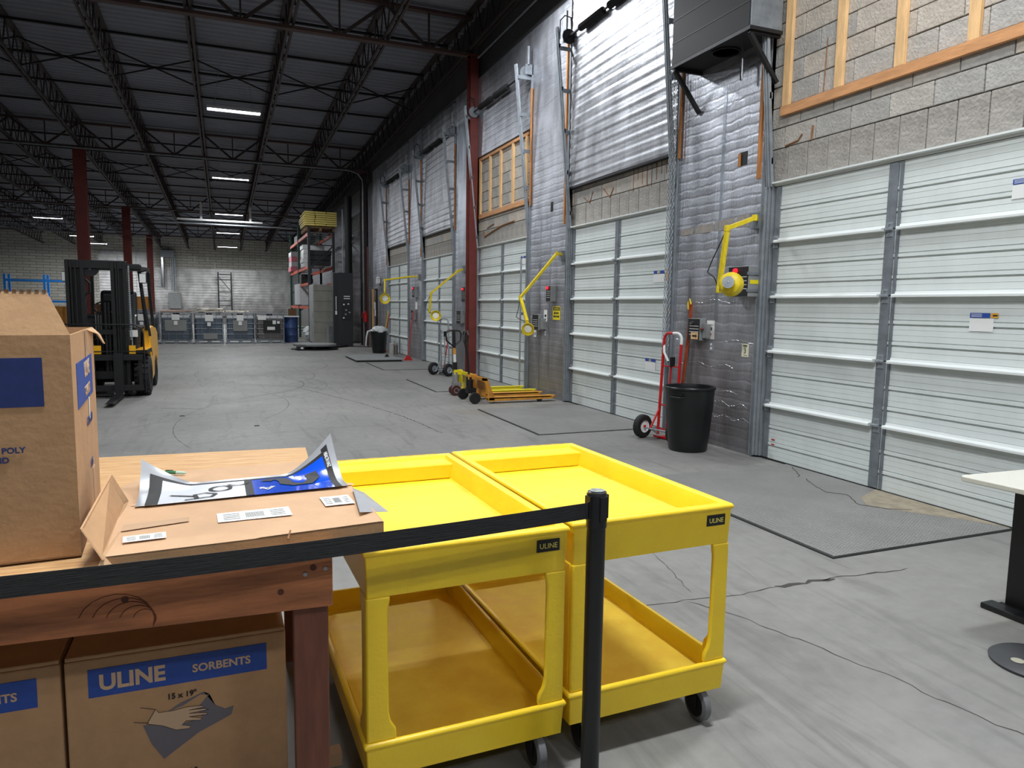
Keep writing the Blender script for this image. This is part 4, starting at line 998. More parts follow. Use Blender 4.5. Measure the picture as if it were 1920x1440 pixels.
MB().prism([(a, b_-.055) for a, b_ in hp], -.0046, -.0036, 'yz').build('printed_heart', M_redp, hh)
sheet('cream card with the number 3 on the near pier', 5.965, 6.07, 1.03, 1.17, mat('cream_card', (222, 218, 190), .6), name='door_number_sign', cat='sign', prints=[('t', ('3', .075, 0, -.22, M_ink, .0008)), ('rect', (-.3, .3, .30, .38, M_ink)), ('rect', (-.25, .2, .22, .25, M_ink)), ('rect', (-.3, .2, -.38, -.35, M_ink))])
sheet('yellow and black caution sign left of the second door', 10.50, 10.78, 1.32, 1.54, M_yjack, name='caution_sign', cat='sign', prints=[('rect', (-.44, .44, .2, .44, M_ink)), ('t', ('CAUTION', .042, 0, .25, M_yjack, .0006)), ('rect', (-.3, -.14, -.08, .08, M_ink)), ('rect', (-.08, .08, -.08, .08, M_ink)), ('rect', (.14, .3, -.08, .08, M_ink)), ('rect', (-.38, -.12, -.32, -.18, M_ink)), ('rect', (-.06, .12, -.32, -.18, M_ink)), ('rect', (.18, .38, -.32, -.18, M_ink))])
sheet('white notice with a small picture above the slim control box', 11.0, 11.13, 1.28, 1.48, M_paper, prints=[('rect', (-.25, .25, -.1, .1, M_ink)), ('rect', (-.2, .2, -.35, -.22, M_ink))])
sheet('small white number card under the slim control box', 11.44, 11.54, 1.0, 1.12, M_paper, name='door_number_sign', cat='sign', prints=[('rect', (-.15, .15, -.2, .2, M_ink))])
sheet('tall white notice above the pallet jack handle', 15.62, 15.78, 1.46, 1.68, M_paper, prints=[('rect', (-.3, .3, .1, .2, M_ink))])
sheet('small white notice on the fourth pier', 19.75, 19.95, 1.42, 1.62, M_paper)
for y, z, lb in ((6.58, 1.11, 'double wall outlet under the white paper'), (11.06, 1.08, 'small wall outlet under the picture notice')):
    t = thing('wall_outlet', lb, 'outlet', (5.10, y, z)); MB().box(-.008, 0, -.038, .038, -.055, .055).build('cover', M_galv, t, bevel=.002)
    for q in (-.022, .022): MB().lathe([(.0, -.013), (.014, -.012), (.016, -.008)], (0, 0, q), 'x', 12).build('socket', M_whitep, t)
t = thing('padlock', 'brass padlock hanging on the hoist chain of the second door', 'padlock', (5.02, 7.33, 1.52)); MB().box(-.012, .012, -.02, .02, -.05, 0).build('lock_body', mat('brass', (196, 160, 104), .35, .8), t, bevel=.003)
MB().tube([(0, -.014, 0), (0, -.014, .03), (0, 0, .042), (0, .014, .03), (0, .014, 0)], .004, 6).build('shackle', M_chrome, t)
t = thing('copper_pipe', 'pair of amber pipes running down behind the hand truck', 'pipe', (5.06, 6.94, 0))
MB().tube([(-.01, .0, 1.62), (-.01, .0, 1.40), (-.015, .03, 1.1), (-.02, .10, .55)], .013, 8).build('pipe_run', M_concol, t); MB().tube([(-.01, -.035, 1.60), (-.01, -.03, 1.40), (-.015, .0, 1.1), (-.02, .07, .55)], .010, 8).build('pipe_run', M_concol, t)
MB().tube([(-.02, -.03, 1.58), (-.02, .0, 1.64), (-.02, .03, 1.60), (-.02, .02, 1.52)], .010, 6).build('yellow_handle', M_yarm, t)
# pipes and conduits
def pipes(name, label, pts, r, m, cat='pipe'):
    t = thing(name, label, cat, pts[0]); o = Vector(pts[0]); MB().tube([Vector(p)-o for p in pts], r, 8).build('run', m, t); return t
pipes('conduit', 'long conduit crossing under the roof and turning down the dock wall', [(-15.9, 26.3, 6.28), (4.3, 26.3, 6.28), (4.62, 26.35, 6.2), (4.78, 26.4, 6.0), (4.80, 26.4, 5.7), (4.80, 26.4, 0)], .028, M_galvd, 'conduit')
pipes('conduit', 'second conduit down the wall beside the crossing conduit', [(4.84, 26.65, 6.1), (4.84, 26.65, 0)], .03, M_blacksteel, 'conduit')
pipes('conduit', 'rust brown conduit at the far red extinguisher', [(4.88, 26.0, 3.6), (4.88, 26.0, 0)], .025, M_red, 'conduit')
pipes('sprinkler_pipe', 'thin black pipe under the roof at the far left', [(-16, 47, 5.75), (-4.4, 47, 5.5)], .03, M_galvd); pipes('sprinkler_pipe', 'lower thin pipe under the roof at the far left', [(-16, 46, 5.5), (-3, 48.5, 5.35)], .02, M_galvd)
pipes('sprinkler_pipe', 'long pipe following the dock wall above the foil', [(5.0, 2, 6.75), (5.0, 14.4, 6.6)], .018, M_galvd)
t = thing('hanging_track', 'white track with a thin pipe hung below the third lamp', 'track', (0, 37.5, 5.42))
MB().box(-1.9, 1.9, -.05, .05, -.02, .06).build('white_rail', M_whitep, t); MB().tube([(-2.8, 0, -.16), (3.3, 0, -.16)], .035, 8).build('thin_pipe', M_galv, t)
for x in (-.85, 1.35): MB().box(x-.05, x+.05, -.03, .03, .05, .86).build('hanger', M_whitep, t)
t = thing('duct_column', 'black duct rising from behind the black mast cabinet', 'duct', (4.62, 28.6, 0)); MB().cyl((0, 0, .1), .14, 5.6, 'z', 16).build('duct_pipe', M_blacksteel, t); MB().tube([(-.22, 0, .1), (-.22, 0, 5.2)], .02, 6).build('side_conduit', M_galv, t)
# steel ventilation box over the near pier
t = thing('steel_wall_box', 'dark sheet steel box on brackets high on the near pier', 'duct box', (4.72, 5.72, 4.2))
b = MB().box(0, .38, 0, 1.28, 0, 2.4); bo = b.build('casing', M_galvd, t, bevel=.006)
MB().box(-.01, -.001, .01, 1.27, .02, 2.38).build('front_panel', M_blacksteel, bo)
for z in (.24, .48, .72, .96): MB().box(-.013, -.01, .0, 1.28, z, z+.008).build('panel_seam', M_darkst, bo)
MB().box(0, .38, 0, 1.28, -.003, -.0005).build('underside', M_blacksteel, bo)
MB().box(-.014, .0, -.01, 1.29, -.02, .015).build('bottom_angle', M_darkst, t); MB().box(.0, .38, -.012, 0, -.02, .015).build('bottom_angle', M_darkst, t)
MB().lathe([(.15, 0), (.15, -.015), (.135, -.015), (.135, 0)], (.21, .62, -.003), 'z', 28).build('round_duct_flange', M_darkst, bo)
MB().tube([(.26, .42, -.005), (.26, .42, -.34)], .016, 8).build('drain_pipe', M_chrome, bo)
for y in (1.25, .03):
    MB().bar((.01, y, -.025), (.38, y, -.025), .035, .035).build('bracket_arm', M_darkst, t); MB().bar((.02, y, -.04), (.37, y, -.46), .04, .04).build('bracket_strut', M_darkst, t)

# ------------------------------------------------------------------ trash cans
def can(label, x, y, rz=0):
    t = thing('trash_can', label, 'trash can', (x, y, 0), rz, 'black round trash cans')
    b = MB().lathe([(.0, .0), (.195, 0), (.205, .015), (.222, .15), (.245, .42), (.25, .43), (.262, .665), (.272, .672), (.275, .69), (.268, .70), (.256, .697), (.248, .66), (.235, .42), (.20, .03), (0, .025)], n=40)
    b.build('bin', M_blackcan, t, smooth=True)
    for a in (pi*1.08, .08*pi):
        c = Vector((cos(a), sin(a), 0)); s_ = Vector((-sin(a), cos(a), 0)); b = MB()
        b.tube([c*.262+s_*-.075+Vector((0, 0, .60)), c*.30+s_*-.06+Vector((0, 0, .595)), c*.30+s_*.06+Vector((0, 0, .595)), c*.262+s_*.075+Vector((0, 0, .60))], .011, 8)
        b.bar(c*.262+s_*-.06+Vector((0, 0, .625)), c*.262+s_*.06+Vector((0, 0, .625)), .03, .02); b.build('handle', M_black, t)
    return t
can('empty black trash can beside the red hand truck', 4.66, 6.35, radians(12))
can('black trash can far down the aisle, full of white plastic', 4.58, 22.6)
t = thing('plastic_bag', 'white plastic sheeting heaped in the far trash can', 'bag', (4.58, 22.6, .68))
bm_ = MB(); n = 18; vs = []; fs = []
for i in range(7):
    for j in range(n):
        a = 2*pi*j/n; r = .265*cos(i/7*pi/2)*(1+.15*sin(3*a+i)); vs.append((r*cos(a), r*sin(a), .0+.17*sin(i/6*pi/2)+.02*sin(5*a+i*2)))
for i in range(6):
    for j in range(n): fs.append((i*n+j, i*n+(j+1) % n, (i+1)*n+(j+1) % n, (i+1)*n+j))
fs.append(tuple(6*n+j for j in range(n))); fs.append(tuple(range(n-1, -1, -1))); bm_.add(vs, fs); bm_.build('heap', M_wrap, t, smooth=True)
MB().tube([(-.24, 0, .04), (-.36, -.02, 0), (-.40, -.03, -.18), (-.42, -.02, -.45)], [.03, .03, .025, .02], 8).build('hanging_tail', M_wrap, t, smooth=True)

# ------------------------------------------------------------------ hand trucks
def tyre(b, c, r, w, ax='x', n=28):
    return b.lathe([(r*.52, -w/2), (r*.86, -w/2), (r*.98, -w*.3), (r, 0), (r*.98, w*.3), (r*.86, w/2), (r*.52, w/2), (r*.52, -w/2)], c, ax, n, False)
def handtruck(label, x, y, rz, m1, m2, lean_, loop=True):
    t = thing('hand_truck', label, 'hand truck', (x, y, 0), rz, None); L_ = lean_; R_ = .14
    def P(s, z, dx=0): return (L_*z+dx, s, z)
    b = MB()
    for s in (-.13, .13): b.tube([P(s, .05), P(s, 1.12)], .017, 8)
    b.tube([P(0, .1), P(0, .86)], .011, 8)
    for z in (.12, .40, .86, ): b.bar(P(-.13, z), P(.13, z), .03, .012)
    fr = b.build('frame', m1, t, smooth=True)
    for s in (-1, 1):
        pts = [P(s*.13, 1.10)]+[P(s*(.13-.07*(1-cos(a))), 1.17+.075*sin(a)) for a in [k*pi/2/5 for k in range(6)]]+[P(0, 1.245)]
        MB().tube(pts, .0165, 8).build('handle', m1 if s > 0 else m2, t, smooth=True)
    MB().tube([P(.125, 1.10), P(.10, 1.02, -.02), P(.03, .92, -.02)], .014, 8).build('inner_handle', m2, t, smooth=True)
    MB().box(L_*.9-.03, L_*.9+.02, -.04, -.005, .86, .97).build('latch', M_black, t)
    MB().bar((-.0+L_*.05, -.19, .02), (-.0+L_*.05, .19, .02), .02, .02).build('toe_plate_edge', m1, t); MB().box(.01, .16, -.17, .17, .006, .014).build('toe_plate', m1, t)
    MB().tube([(-.13, -.25, .125), (-.13, .25, .125)], .010, 8).build('axle', M_galv, t)
    for s in (-.13, .13): MB().bar((-.13, s, .125), P(s, .36), .02, .014).build('axle_brace', m1, t); MB().bar((-.13, s, .125), P(s, .06), .02, .014).build('axle_brace', M_galv, t)
    for s in (-.25, .25):
        w_ = tyre(MB(), (-.13, s, .14), .14, .08, 'y').build('wheel', M_rubber, t, smooth=True)
        MB().lathe([(0, -.03), (.064, -.028), (.074, -.038), (.074, .038), (.064, .028), (0, .03)], (-.13, s, .14), 'y', 20).build('rim', M_whitep if m2 is M_whitep else M_galv, w_)
        MB().lathe([(0, -.042), (.018, -.04), (.018, .04), (0, .042)], (-.13, s, .14), 'y', 10).build('hub', M_redp if m1 is M_redp else M_galvd, w_)
    return t
handtruck('red hand truck with a red and white loop handle by the near trash can', 4.76, 6.91, radians(14), M_redp, M_whitep, .05)
handtruck('grey metal hand truck with black tyres in front of the fourth door', 4.52, 15.05, radians(24), M_galv, M_galv, -.03)
# brooms
def broom(label, x, y, l1, top, m, head=None):
    t = thing('broom', label, 'broom', (x, y, 0)); p = Vector(top)-Vector((x, y, 0))
    MB().tube([(0, 0, .08), p], .014, 8).build('stick', m, t)
    if head: MB().hexa([(-.13, -.04, 0), (.13, -.04, 0), (.13, .04, 0), (-.13, .04, 0), (-.05, -.025, .13), (.05, -.025, .13), (.05, .025, .13), (-.05, .025, .13)]).build('brush_head', head, t)
    return t
broom('red broom leaning on the fourth pier', 4.74, 19.4, 1, (5.02, 19.9, 1.36), M_redp, M_redp)
broom('red stick leaning on the door behind the pallet jack loop handle', 4.56, 15.32, 1, (4.72, 15.42, 1.02), M_redp, M_black)
broom('yellow handled broom behind the far trash can', 4.86, 23.4, 1, (4.95, 22.9, 1.35), M_yjack, M_black)
broom('dark red handled broom between the far trash can and the last door', 4.8, 23.0, 1, (5.0, 22.95, 1.25), M_redp, M_redp)
t = thing('concrete_block', 'loose grey concrete block on end at the foot of the last door', 'block', (4.78, 21.0, 0), radians(20)); MB().box(-.19, .0, -.1, .1, 0, .4).build('block_body', M_cmu[2], t, bevel=.01)
for x in (-.15, -.07): MB().box(x, x+.05, -.101, .101, .06, .34).build('block_core', M_mortar, t)
t = thing('door_stop', 'small black wedge lying on the scale platform', 'wedge', (4.25, 19.9, .07)); MB().prism([(-.06, 0), (.06, 0), (.03, .07), (-.02, .08)], -.05, .05, 'xz').build('wedge_body', M_black, t)
t = thing('scale_platform', 'low steel platform on the floor before the far trash can', 'platform', (3.86, 20.0, 0))
MB().box(-.62, .66, -1.0, 1.0, .045, .07).build('deck', M_greym, t, bevel=.004); MB().box(-.58, .62, -.97, .97, 0, .045).build('frame', M_blacksteel, t)
t = thing('extinguisher', 'red fire extinguisher on the conduits beside the far doorway', 'extinguisher', (4.78, 25.98, 1.25)); MB().lathe([(0, -.35), (.07, -.34), (.075, -.05), (.03, 0), (.02, .05), (0, .06)], n=14).build('cylinder', M_redp, t, smooth=True); MB().tube([(0, 0, .03), (-.1, 0, .02), (-.13, 0, -.2)], .012, 6).build('hose', M_redp, t)
for q, (y, z) in enumerate(((25.6, 1.5), (25.45, 1.25))): tt = thing('junction_box', 'white junction box beside the far extinguisher' if q == 0 else 'lower white junction box beside the far extinguisher', 'junction box', (5.09, y, z)); MB().box(-.06, 0, -.08, .08, -.12, .12).build('cover', M_whitep, tt)
d = structure('door_6', 'narrow grey side door in a raw pine jamb'); d.location = (XW, 25.75, 0)
MB().box(-.09, -.04, -.36, .30, 0, 2.05).build('leaf', M_greym, d); MB().box(-.16, -.05, .30, .40, 0, 2.1).build('jamb', M_lumber, d); MB().box(-.16, -.05, -.42, -.36, 0, 2.1).build('jamb', M_darkst, d)
t = thing('wall_lamp', 'white twin emergency lamp above the pine doorway', 'lamp', (5.08, 24.9, 2.35)); MB().box(-.1, 0, -.14, .14, -.08, .08).build('housing', M_whitep, t); 
for s in (-.1, .1): MB().lathe([(.02, 0), (.06, -.05), (0, -.05)], (-.05, s, .15), 'z', 12).build('lamp_head', M_whitep, t)

# ------------------------------------------------------------------ pallet jacks (forks along +X)
def jack(label, x, y, rz, m, loop, hx, steer, g=.0):
    t = thing('pallet_jack', label, 'pallet jack', (x, y, 0), rz, 'pallet jacks by the dock')
    for s in (-1, 1):
        yc = s*.26; zt = .095
        b = MB(); pl = [(.12, -.08), (1.20, -.08), (1.28, -.045), (1.32, 0), (1.28, .045), (1.20, .08), (.12, .08)]
        b.prism([(a, yc+c2) for a, c2 in pl], zt-.022, zt, 'xy')
        for q in (-.08, .065): b.prism([(.12, zt-.06), (1.22, zt-.05), (1.26, zt-.015), (1.26, zt), (.12, zt)], yc+q, yc+q+.015, 'xz')
        f = b.build('fork', m, t, bevel=.003)
        b = MB(); b.cyl((1.02, yc-.04, .036), .036, .08, 'y', 14); b.build('load_roller', M_black, f)
        # sloping head plates
        b = MB(); b.prism([(.12, .05), (.22, .05), (.20, .12), (.10, .40), (.0, .42), (.0, .36), (.05, .34)], s*.26-(.08 if s < 0 else -.06), s*.26-(.06 if s < 0 else -.08), 'xz'); b.build('head_plate', m, t, bevel=.003)
    MB().hexa([(.0, -.34, .36), (.10, -.34, .36), (.10, .34, .36), (.0, .34, .36), (.0, -.34, .42), (.09, -.34, .40), (.09, .34, .40), (.0, .34, .42)]).build('cross_head', m, t, bevel=.004)
    MB().box(.10, .13, -.18, .18, .10, .34).build('back_panel', m, t)
    b = MB(); b.cyl((-.09, 0, .16), .055, .24, 'z', 18); b.box(-.14, -.0, -.07, .07, .14, .22); b.build('pump', M_greym if m is M_yjack else M_blacksteel, t)
    MB().box(-.13, .02, -.05, .05, .36, .44).build('yoke', M_yjack if m is M_yjack else m, t)
    for s in (-1, 1):
        w_ = MB().lathe([(.04, -.025), (.088, -.025), (.09, 0), (.088, .025), (.04, .025)], (-.10, s*steer, .09), 'y', 22).build('steer_wheel', mat('maroon_wheel', (80, 40, 40), .5) if m is M_yjack else M_rubber, t, smooth=True)
        MB().lathe([(0, -.02), (.045, -.027), (.045, .027), (0, .02)], (-.10, s*steer, .09), 'y', 16).build('wheel_hub', M_greym if m is M_yjack else M_blacksteel, w_)
    # handle
    top = Vector((hx, 0, 1.10)); bs = Vector((-.10, 0, .42)); d_ = (top-bs)
    if loop:
        MB().bar(bs, bs+d_*.22, .05, .07).build('handle_boot', M_black, t); MB().bar(bs+d_*.22, bs+d_*.42, .035, .04).build('white_sleeve', M_whitep, t)
        MB().bar(bs+d_*.42, bs+d_*.60, .036, .042).build('tan_sleeve', M_orange, t); MB().bar(bs+d_*.58, top+d_*.02, .038, .05).build('handle_shaft', M_black, t)
        b = MB(); b.tube([top+Vector((q[0], 0, q[1])) for q in ((0, -.26), (.065, -.21), (.125, -.16), (.135, -.05), (.11, .0), (.0, .012), (-.11, .0), (-.135, -.05), (-.125, -.16), (-.065, -.21))], .015, 8, closed=True)
        b.build('loop_handle', M_black, t, smooth=True); MB().bar(top+Vector((-.04, .0, -.10)), top+Vector((-.11, 0, -.12)), .012, .02).build('lever', M_galvd, t)
    else:
        MB().tube([bs, bs+d_*.5+Vector((.0, 0, 0)), bs+d_*.72+Vector((-.02, .0, 0)), top], .018, 8).build('handle_shaft', M_black, t)
        MB().tube([top+Vector((q[0], q[1], q[2])) for q in ((0, 0, -.2), (0, .1, -.14), (0, .13, -.03), (0, .08, .03), (0, -.08, .03), (0, -.13, -.03), (0, -.1, -.14))], .012, 8, closed=True).build('loop_handle', M_black, t, smooth=True)
    return t
jack('worn orange pallet jack, nearer of the pair, forks toward the door', 3.72, 10.74, radians(0), M_orange, False, -.16, .30)
jack('yellow pallet jack with a black loop handle and white sleeve, behind the orange one', 3.75, 11.58, radians(1), M_yjack, True, -.13, .06)
# ------------------------------------------------------------------ forklift (local +x right of picture, -y towards the camera)
t = thing('forklift', 'black and yellow forklift facing the camera behind the tall carton', 'forklift', (-1.70, 13.05, 0), radians(-.5))
def wheel(x, y, r, w_):
    b = MB(); tyre(b, (x, y, r), r, w_, 'x', 32); o = b.build('tyre', M_rubber, t, smooth=True)
    b = MB()
    for k in range(22):
        a = 2*pi*k/22
        for s in (-1, 1):
            c = Vector((x+s*w_*.24, y+cos(a+.07*s)*r*1.0, r+sin(a+.07*s)*r*1.0)); d = Vector((0, cos(a), sin(a)))
            b.bar(c-Vector((w_*.20, 0, 0)), c+Vector((w_*.20, 0, 0)), .04*r/.3, .025, tuple(d))
    b.build('tread', M_rubber, o)
    MB().lathe([(0, -w_*.3), (r*.4, -w_*.42), (r*.52, -w_*.5), (r*.52, w_*.5), (r*.4, w_*.42), (0, w_*.3)], (x, y, r), 'x', 20).build('rim', M_blacksteel, o)
for s in (-1, 1): wheel(s*.46, 0, .33, .22); wheel(s*.43, 1.50, .26, .18)
body = MB().prism([(.36, .18), (.36, .62), (-.10, .66), (-.17, .70), (-.17, .80), (.30, .84), (.42, 1.10), (1.55, 1.10), (1.95, 1.0), (2.02, .55), (1.80, .22), (1.22, .20), (1.2, .5), (.6, .5), (.6, .18)], -.40, .40, 'yz').build('chassis', M_blacksteel, t, bevel=.01)
for s in (-1, 1):
    MB().prism([(.42, .15), (.40, .62), (.44, .78), (.56, 1.06), (.95, 1.10), (1.5, 1.06), (1.9, .98), (2.0, .55), (1.84, .42), (1.50, .56), (1.22, .45), (1.15, .22), (.75, .15)], s*.41, s*.52, 'yz').build('side_panel', M_forkt, t, bevel=.02)
    MB().hexa([(s*.43, .34, .62), (s*.56, .34, .62), (s*.56, .60, .64), (s*.43, .60, .64), (s*.44, .36, 1.05), (s*.53, .36, 1.06), (s*.52, .50, 1.12), (s*.44, .50, 1.12)]).build('step_cowl', M_fork, t, bevel=.02)
    MB().prism([(-.34, .70), (.34, .70), (.46, .62), (.46, .66), (.36, .76), (-.34, .76)], s*.36, s*.56, 'yz').build('fender', M_blacksteel, t); MB().box(s*.34, s*.56, -.35, .36, .755, .765).build('fender_trim', M_fork, t)
MB().prism([(1.50, .22), (1.45, 1.1), (1.95, 1.06), (2.12, .8), (2.12, .4), (2.0, .22)], -.50, .50, 'yz').build('counterweight', M_fork, t, bevel=.05)
MB().prism([(.05, .70), (.02, 1.10), (.10, 1.28), (.24, 1.32), (.32, 1.1), (.34, .7)], -.36, .38, 'yz').build('dashboard', M_black, t, bevel=.03)
MB().box(-.20, .02, .0, .012, .92, 1.30).build('front_shield', M_greybox, t)
MB().prism([(.62, 1.08), (.62, 1.20), (1.05, 1.22), (1.12, 1.70), (1.22, 1.72), (1.24, 1.1)], -.28, .28, 'yz').build('seat', M_black, t, bevel=.05)
b = MB().tube([(-.10+.165*cos(a), .36+.135*sin(a), 1.42+.10*sin(a)) for a in [k*2*pi/20 for k in range(20)]], .013, 8, closed=True); b.bar((-.10, .36, 1.42), (-.10, .28, 1.22), .04, .04); b.bar((-.26, .36, 1.42), (.06, .36, 1.42), .03, .012); b.build('steering_wheel', M_black, t, smooth=True)
for k, x in enumerate((.14, .20, .26)): MB().tube([(x, .22, 1.28), (x, .20, 1.44)], .012, 6).build('lever', M_black, t)
# overhead guard
for s in (-1, 1):
    MB().bar((s*.50, .36, 1.05), (s*.42, .34, 2.02), .05, .07, (0, 1, 0)).build('guard_post', M_black, t)
    MB().bar((s*.48, 1.62, 1.05), (s*.44, 1.45, 2.05), .05, .07, (0, 1, 0)).build('guard_post', M_black, t)
    MB().bar((s*.44, .16, 2.06), (s*.44, 1.5, 2.10), .06, .06).build('guard_rail', M_black, t)
    MB().bar((s*.55, .30, .95), (s*.42, .28, 2.0), .035, .04, (0, 1, 0)).build('grab_bar', M_darkst, t)
MB().box(-.47, .47, .12, .22, 2.03, 2.13).build('guard_front_bar', M_black, t, bevel=.02)
for k in range(6): MB().box(-.42, .42, .38+k*.2, .42+k*.2, 2.06, 2.09).build('guard_slat', M_black, t)
for x in (-.585, .50):
    l_ = MB().box(x-.055, x+.055, .02, .09, 1.82, 1.98).build('head_lamp', M_black, t, bevel=.015); MB().box(x-.045, x+.045, .010, .021, 1.83, 1.97).build('lamp_glass', M_whitep, l_)
MB().tube([(.46, .12, 2.0), (.55, .1, 2.03), (.60, .1, 1.98), (.60, .1, 1.78)], .012, 6).build('mirror_arm', M_black, t)
# mast
for x0, x1 in ((-.52, -.27), (.09, .31)):
    b = MB(); b.box(x0, x0+.05, -.36, -.20, .06, 2.14); b.box(x1-.05, x1, -.36, -.20, .06, 2.14); b.box(x0+.04, x1-.04, -.31, -.22, .06, 2.12); b.box(x0+.07, x0+.09, -.37, -.33, .06, 2.14); b.box(x1-.12, x1-.10, -.37, -.33, .06, 2.14)
    b.build('mast_channel', M_blacksteel, t)
MB().box(-.52, .31, -.34, -.20, 2.02, 2.15).build('mast_top_bar', M_black, t, bevel=.01); MB().box(-.30, .12, -.30, -.22, 1.0, 1.08).build('mast_cross_bar', M_black, t)
MB().box(-.30, .12, -.30, -.22, .3, .42).build('mast_cross_bar', M_black, t)
MB().cyl((-.19, -.30, 2.02), .115, .06, 'y', 22).build('chain_pulley', M_black, t); MB().cyl((-.19, -.305, 2.02), .02, .01, 'y', 8).build('pulley_hub', M_chrome, t)
for x in (-.02, .03): MB().cyl((x, -.24, .3), .035, 1.2, 'z', 12).build('lift_cylinder', M_black, t)
b = MB()
for k in range(34): b.box(.330, .352, -.345, -.325, .92+k*.034, .94+k*.034)
b.build('lift_chain', M_galv, t)
for x in (.34,): MB().tube([(x, -.33, 2.08), (x, -.33, 2.0), (x+.012, -.33, .75)], .009, 6).build('hydraulic_hose', M_galv, t)
for k in range(4): MB().tube([(-.14+k*.035, -.22, 1.36), (-.14+k*.035, -.22, .75)], .012, 6).build('hydraulic_hose', M_black, t)
MB().tube([(-.27, -.28, 1.62), (-.21, -.28, 1.66), (-.205, -.28, 1.80), (-.26, -.28, 1.86)], .018, 8).build('grab_handle', M_black, t)
for x, w_ in ((-.22, .14), (.31, .09)): MB().box(x, x+w_, -.40, -.365, .70, .83).build('tilt_mount', M_fork, t)
MB().box(-.14, .0, -.02, -.012, 1.02, 1.08).build('white_plate', M_white, t); MB().box(-.14, .0, -.02, -.012, .985, 1.0).build('white_plate', M_white, t); MB().box(.26, .40, -.01, -.002, .95, 1.06).build('white_plate', M_white, t)
# carriage, backrest, forks
for z in (.60, .12): MB().box(-.56, .50, -.47, -.41, z, z+.09).build('carriage_bar', M_blacksteel, t, bevel=.005)
for x in (-.52, .44): MB().box(x, x+.05, -.45, -.41, .12, .69).build('carriage_upright', M_blacksteel, t)
MB().box(-.2, -.16, -.45, -.41, .2, .6).build('carriage_upright', M_darkst, t)
MB().tube([(-.62, -.43, .10), (-.62, -.43, 1.08), (-.56, -.43, 1.16), (.40, -.43, 1.16), (.48, -.43, 1.12), (.52, -.43, 1.02), (.53, -.43, .10)], .012, 8).build('load_backrest', M_darkst, t, smooth=True)
for z in (.74, .66): MB().tube([(-.62, -.43, z), (.53, -.43, z)], .008, 6).build('backrest_rod', M_darkst, t)
MB().tube([(-.62, -.43, .93), (.0, -.43, .93)], .005, 6).build('backrest_rod', M_darkst, t)
for x in (-.44, .10):
    f = MB().box(x, x+.13, -.52, -.475, .05, .72).build('fork', M_blacksteel, t)
    MB().hexa([(x, -1.52, .05), (x+.13, -1.52, .05), (x+.13, -.475, .045), (x, -.475, .045), (x+.02, -1.56, .062), (x+.11, -1.56, .062), (x+.13, -.475, .09), (x, -.475, .09)]).build('fork_blade', M_darkst, f)
    MB().box(x-.005, x+.01, -.53, -.51, .08, .10).build('worn_edge', M_chrome, f); MB().box(x+.12, x+.135, -.53, -.51, .08, .10).build('worn_edge', M_chrome, f)
MB().box(-.2, .1, .1, .14, 2.13, 2.16).build('beacon', M_orange, t)

# ------------------------------------------------------------------ caged totes along the aisle end
def tote(label, x, y, rz=0, m=M_tote, kind=0, w_=1.0):
    t = thing('caged_tote', label, 'tank', (x, y, 0), rz, 'caged totes in a row'); D_ = 1.15; H_ = 1.14; h = w_/2
    b = MB(); b.box(-h+.03, h-.03, .04, D_-.03, .15, 1.06); bt = b.build('bottle', m, t, bevel=.05)
    MB().box(-h+.04, h-.04, .036, .042, .93, 1.05).build('pale_top_band', M_wrap, bt)
    MB().lathe([(.11, 1.06), (.11, 1.12), (0, 1.12)], (0, D_/2, 0), 'z', 16).build('lid', M_black, bt)
    b = MB()
    for k in range(5): 
        xx = -h+k*w_/4; b.tube([(xx, 0, .14), (xx, 0, H_)], .008, 6); b.tube([(xx, D_, .14), (xx, D_, H_)], .008, 6)
    for k in range(1, 4):
        for s in (-h, h): b.tube([(s, k*D_/4, .14), (s, k*D_/4, H_)], .008, 6)
    for z in (.16, .36, .56, .76, .96, H_): b.tube([(-h, 0, z), (h, 0, z), (h, D_, z), (-h, D_, z)], .009, 6, closed=True)
    b.build('cage', M_galvd, t)
    b = MB(); b.box(-h, h, .0, D_, .11, .135); 
    b.build('pallet_deck', M_galvd, t)
    for xx in (-h+.07, 0, h-.07): MB().box(xx-.07, xx+.07, 0, .14, .02, .11).build('pallet_foot', M_galvd, t)
    MB().box(-h, h, .02, .10, 0, .02).build('pallet_runner', M_galv, t)
    if kind == 0:
        p = MB().box(-.36, .36, -.022, -.016, .48, .88).build('label_plate', M_greybox, t); MB().box(-.13, .13, -.026, -.016, .88, 1.08).build('paper_label', M_paper, t); MB().box(-.06, .06, -.028, -.0225, .70, .84).build('paper_label', M_paper, p)
    elif kind == 1:
        MB().box(-.13, .15, -.026, -.016, .84, 1.08).build('paper_label', M_paper, t); MB().box(-.06, .06, -.028, -.0225, .66, .80).build('paper_label', M_paper, t); MB().box(-.2, .28, -.022, -.016, .18, .40).build('label_plate', M_greybox, t)
    elif kind == 2:
        p = MB().box(-.25, .25, -.022, -.016, .48, .88).build('label_plate', M_greybox, t); MB().box(-.12, .12, -.026, -.016, .86, 1.08).build('paper_label', M_paper, t); MB().box(-.06, .06, -.028, -.0225, .70, .84).build('paper_label', M_paper, p)
    else:
        p = MB().box(-.26, .36, -.022, -.016, .42, .88).build('black_panel', M_ink, t)
        for a, c2, z, z2 in ((.08, .2, .74, .88), (.24, .34, .76, .86), (-.12, .16, .52, .64), (-.45, -.16, .90, 1.06)): MB().box(a, c2, -.026, -.0225, z, z2).build('paper_label', M_paper, t)
    return t
ty = 28.75
tote('caged blue grey tote just right of the forklift, big grey label plate', -1.62, ty)
tote('caged blue grey tote second from the forklift, sacks piled on top', -.50, ty-.1, kind=1)
tote('caged blue grey tote third from the forklift, folded sacks on top', .58, ty-.1, kind=2)
tote('brown grey caged tote with a black panel, last of the row', 1.66, ty-.05, m=M_toteb, kind=3)
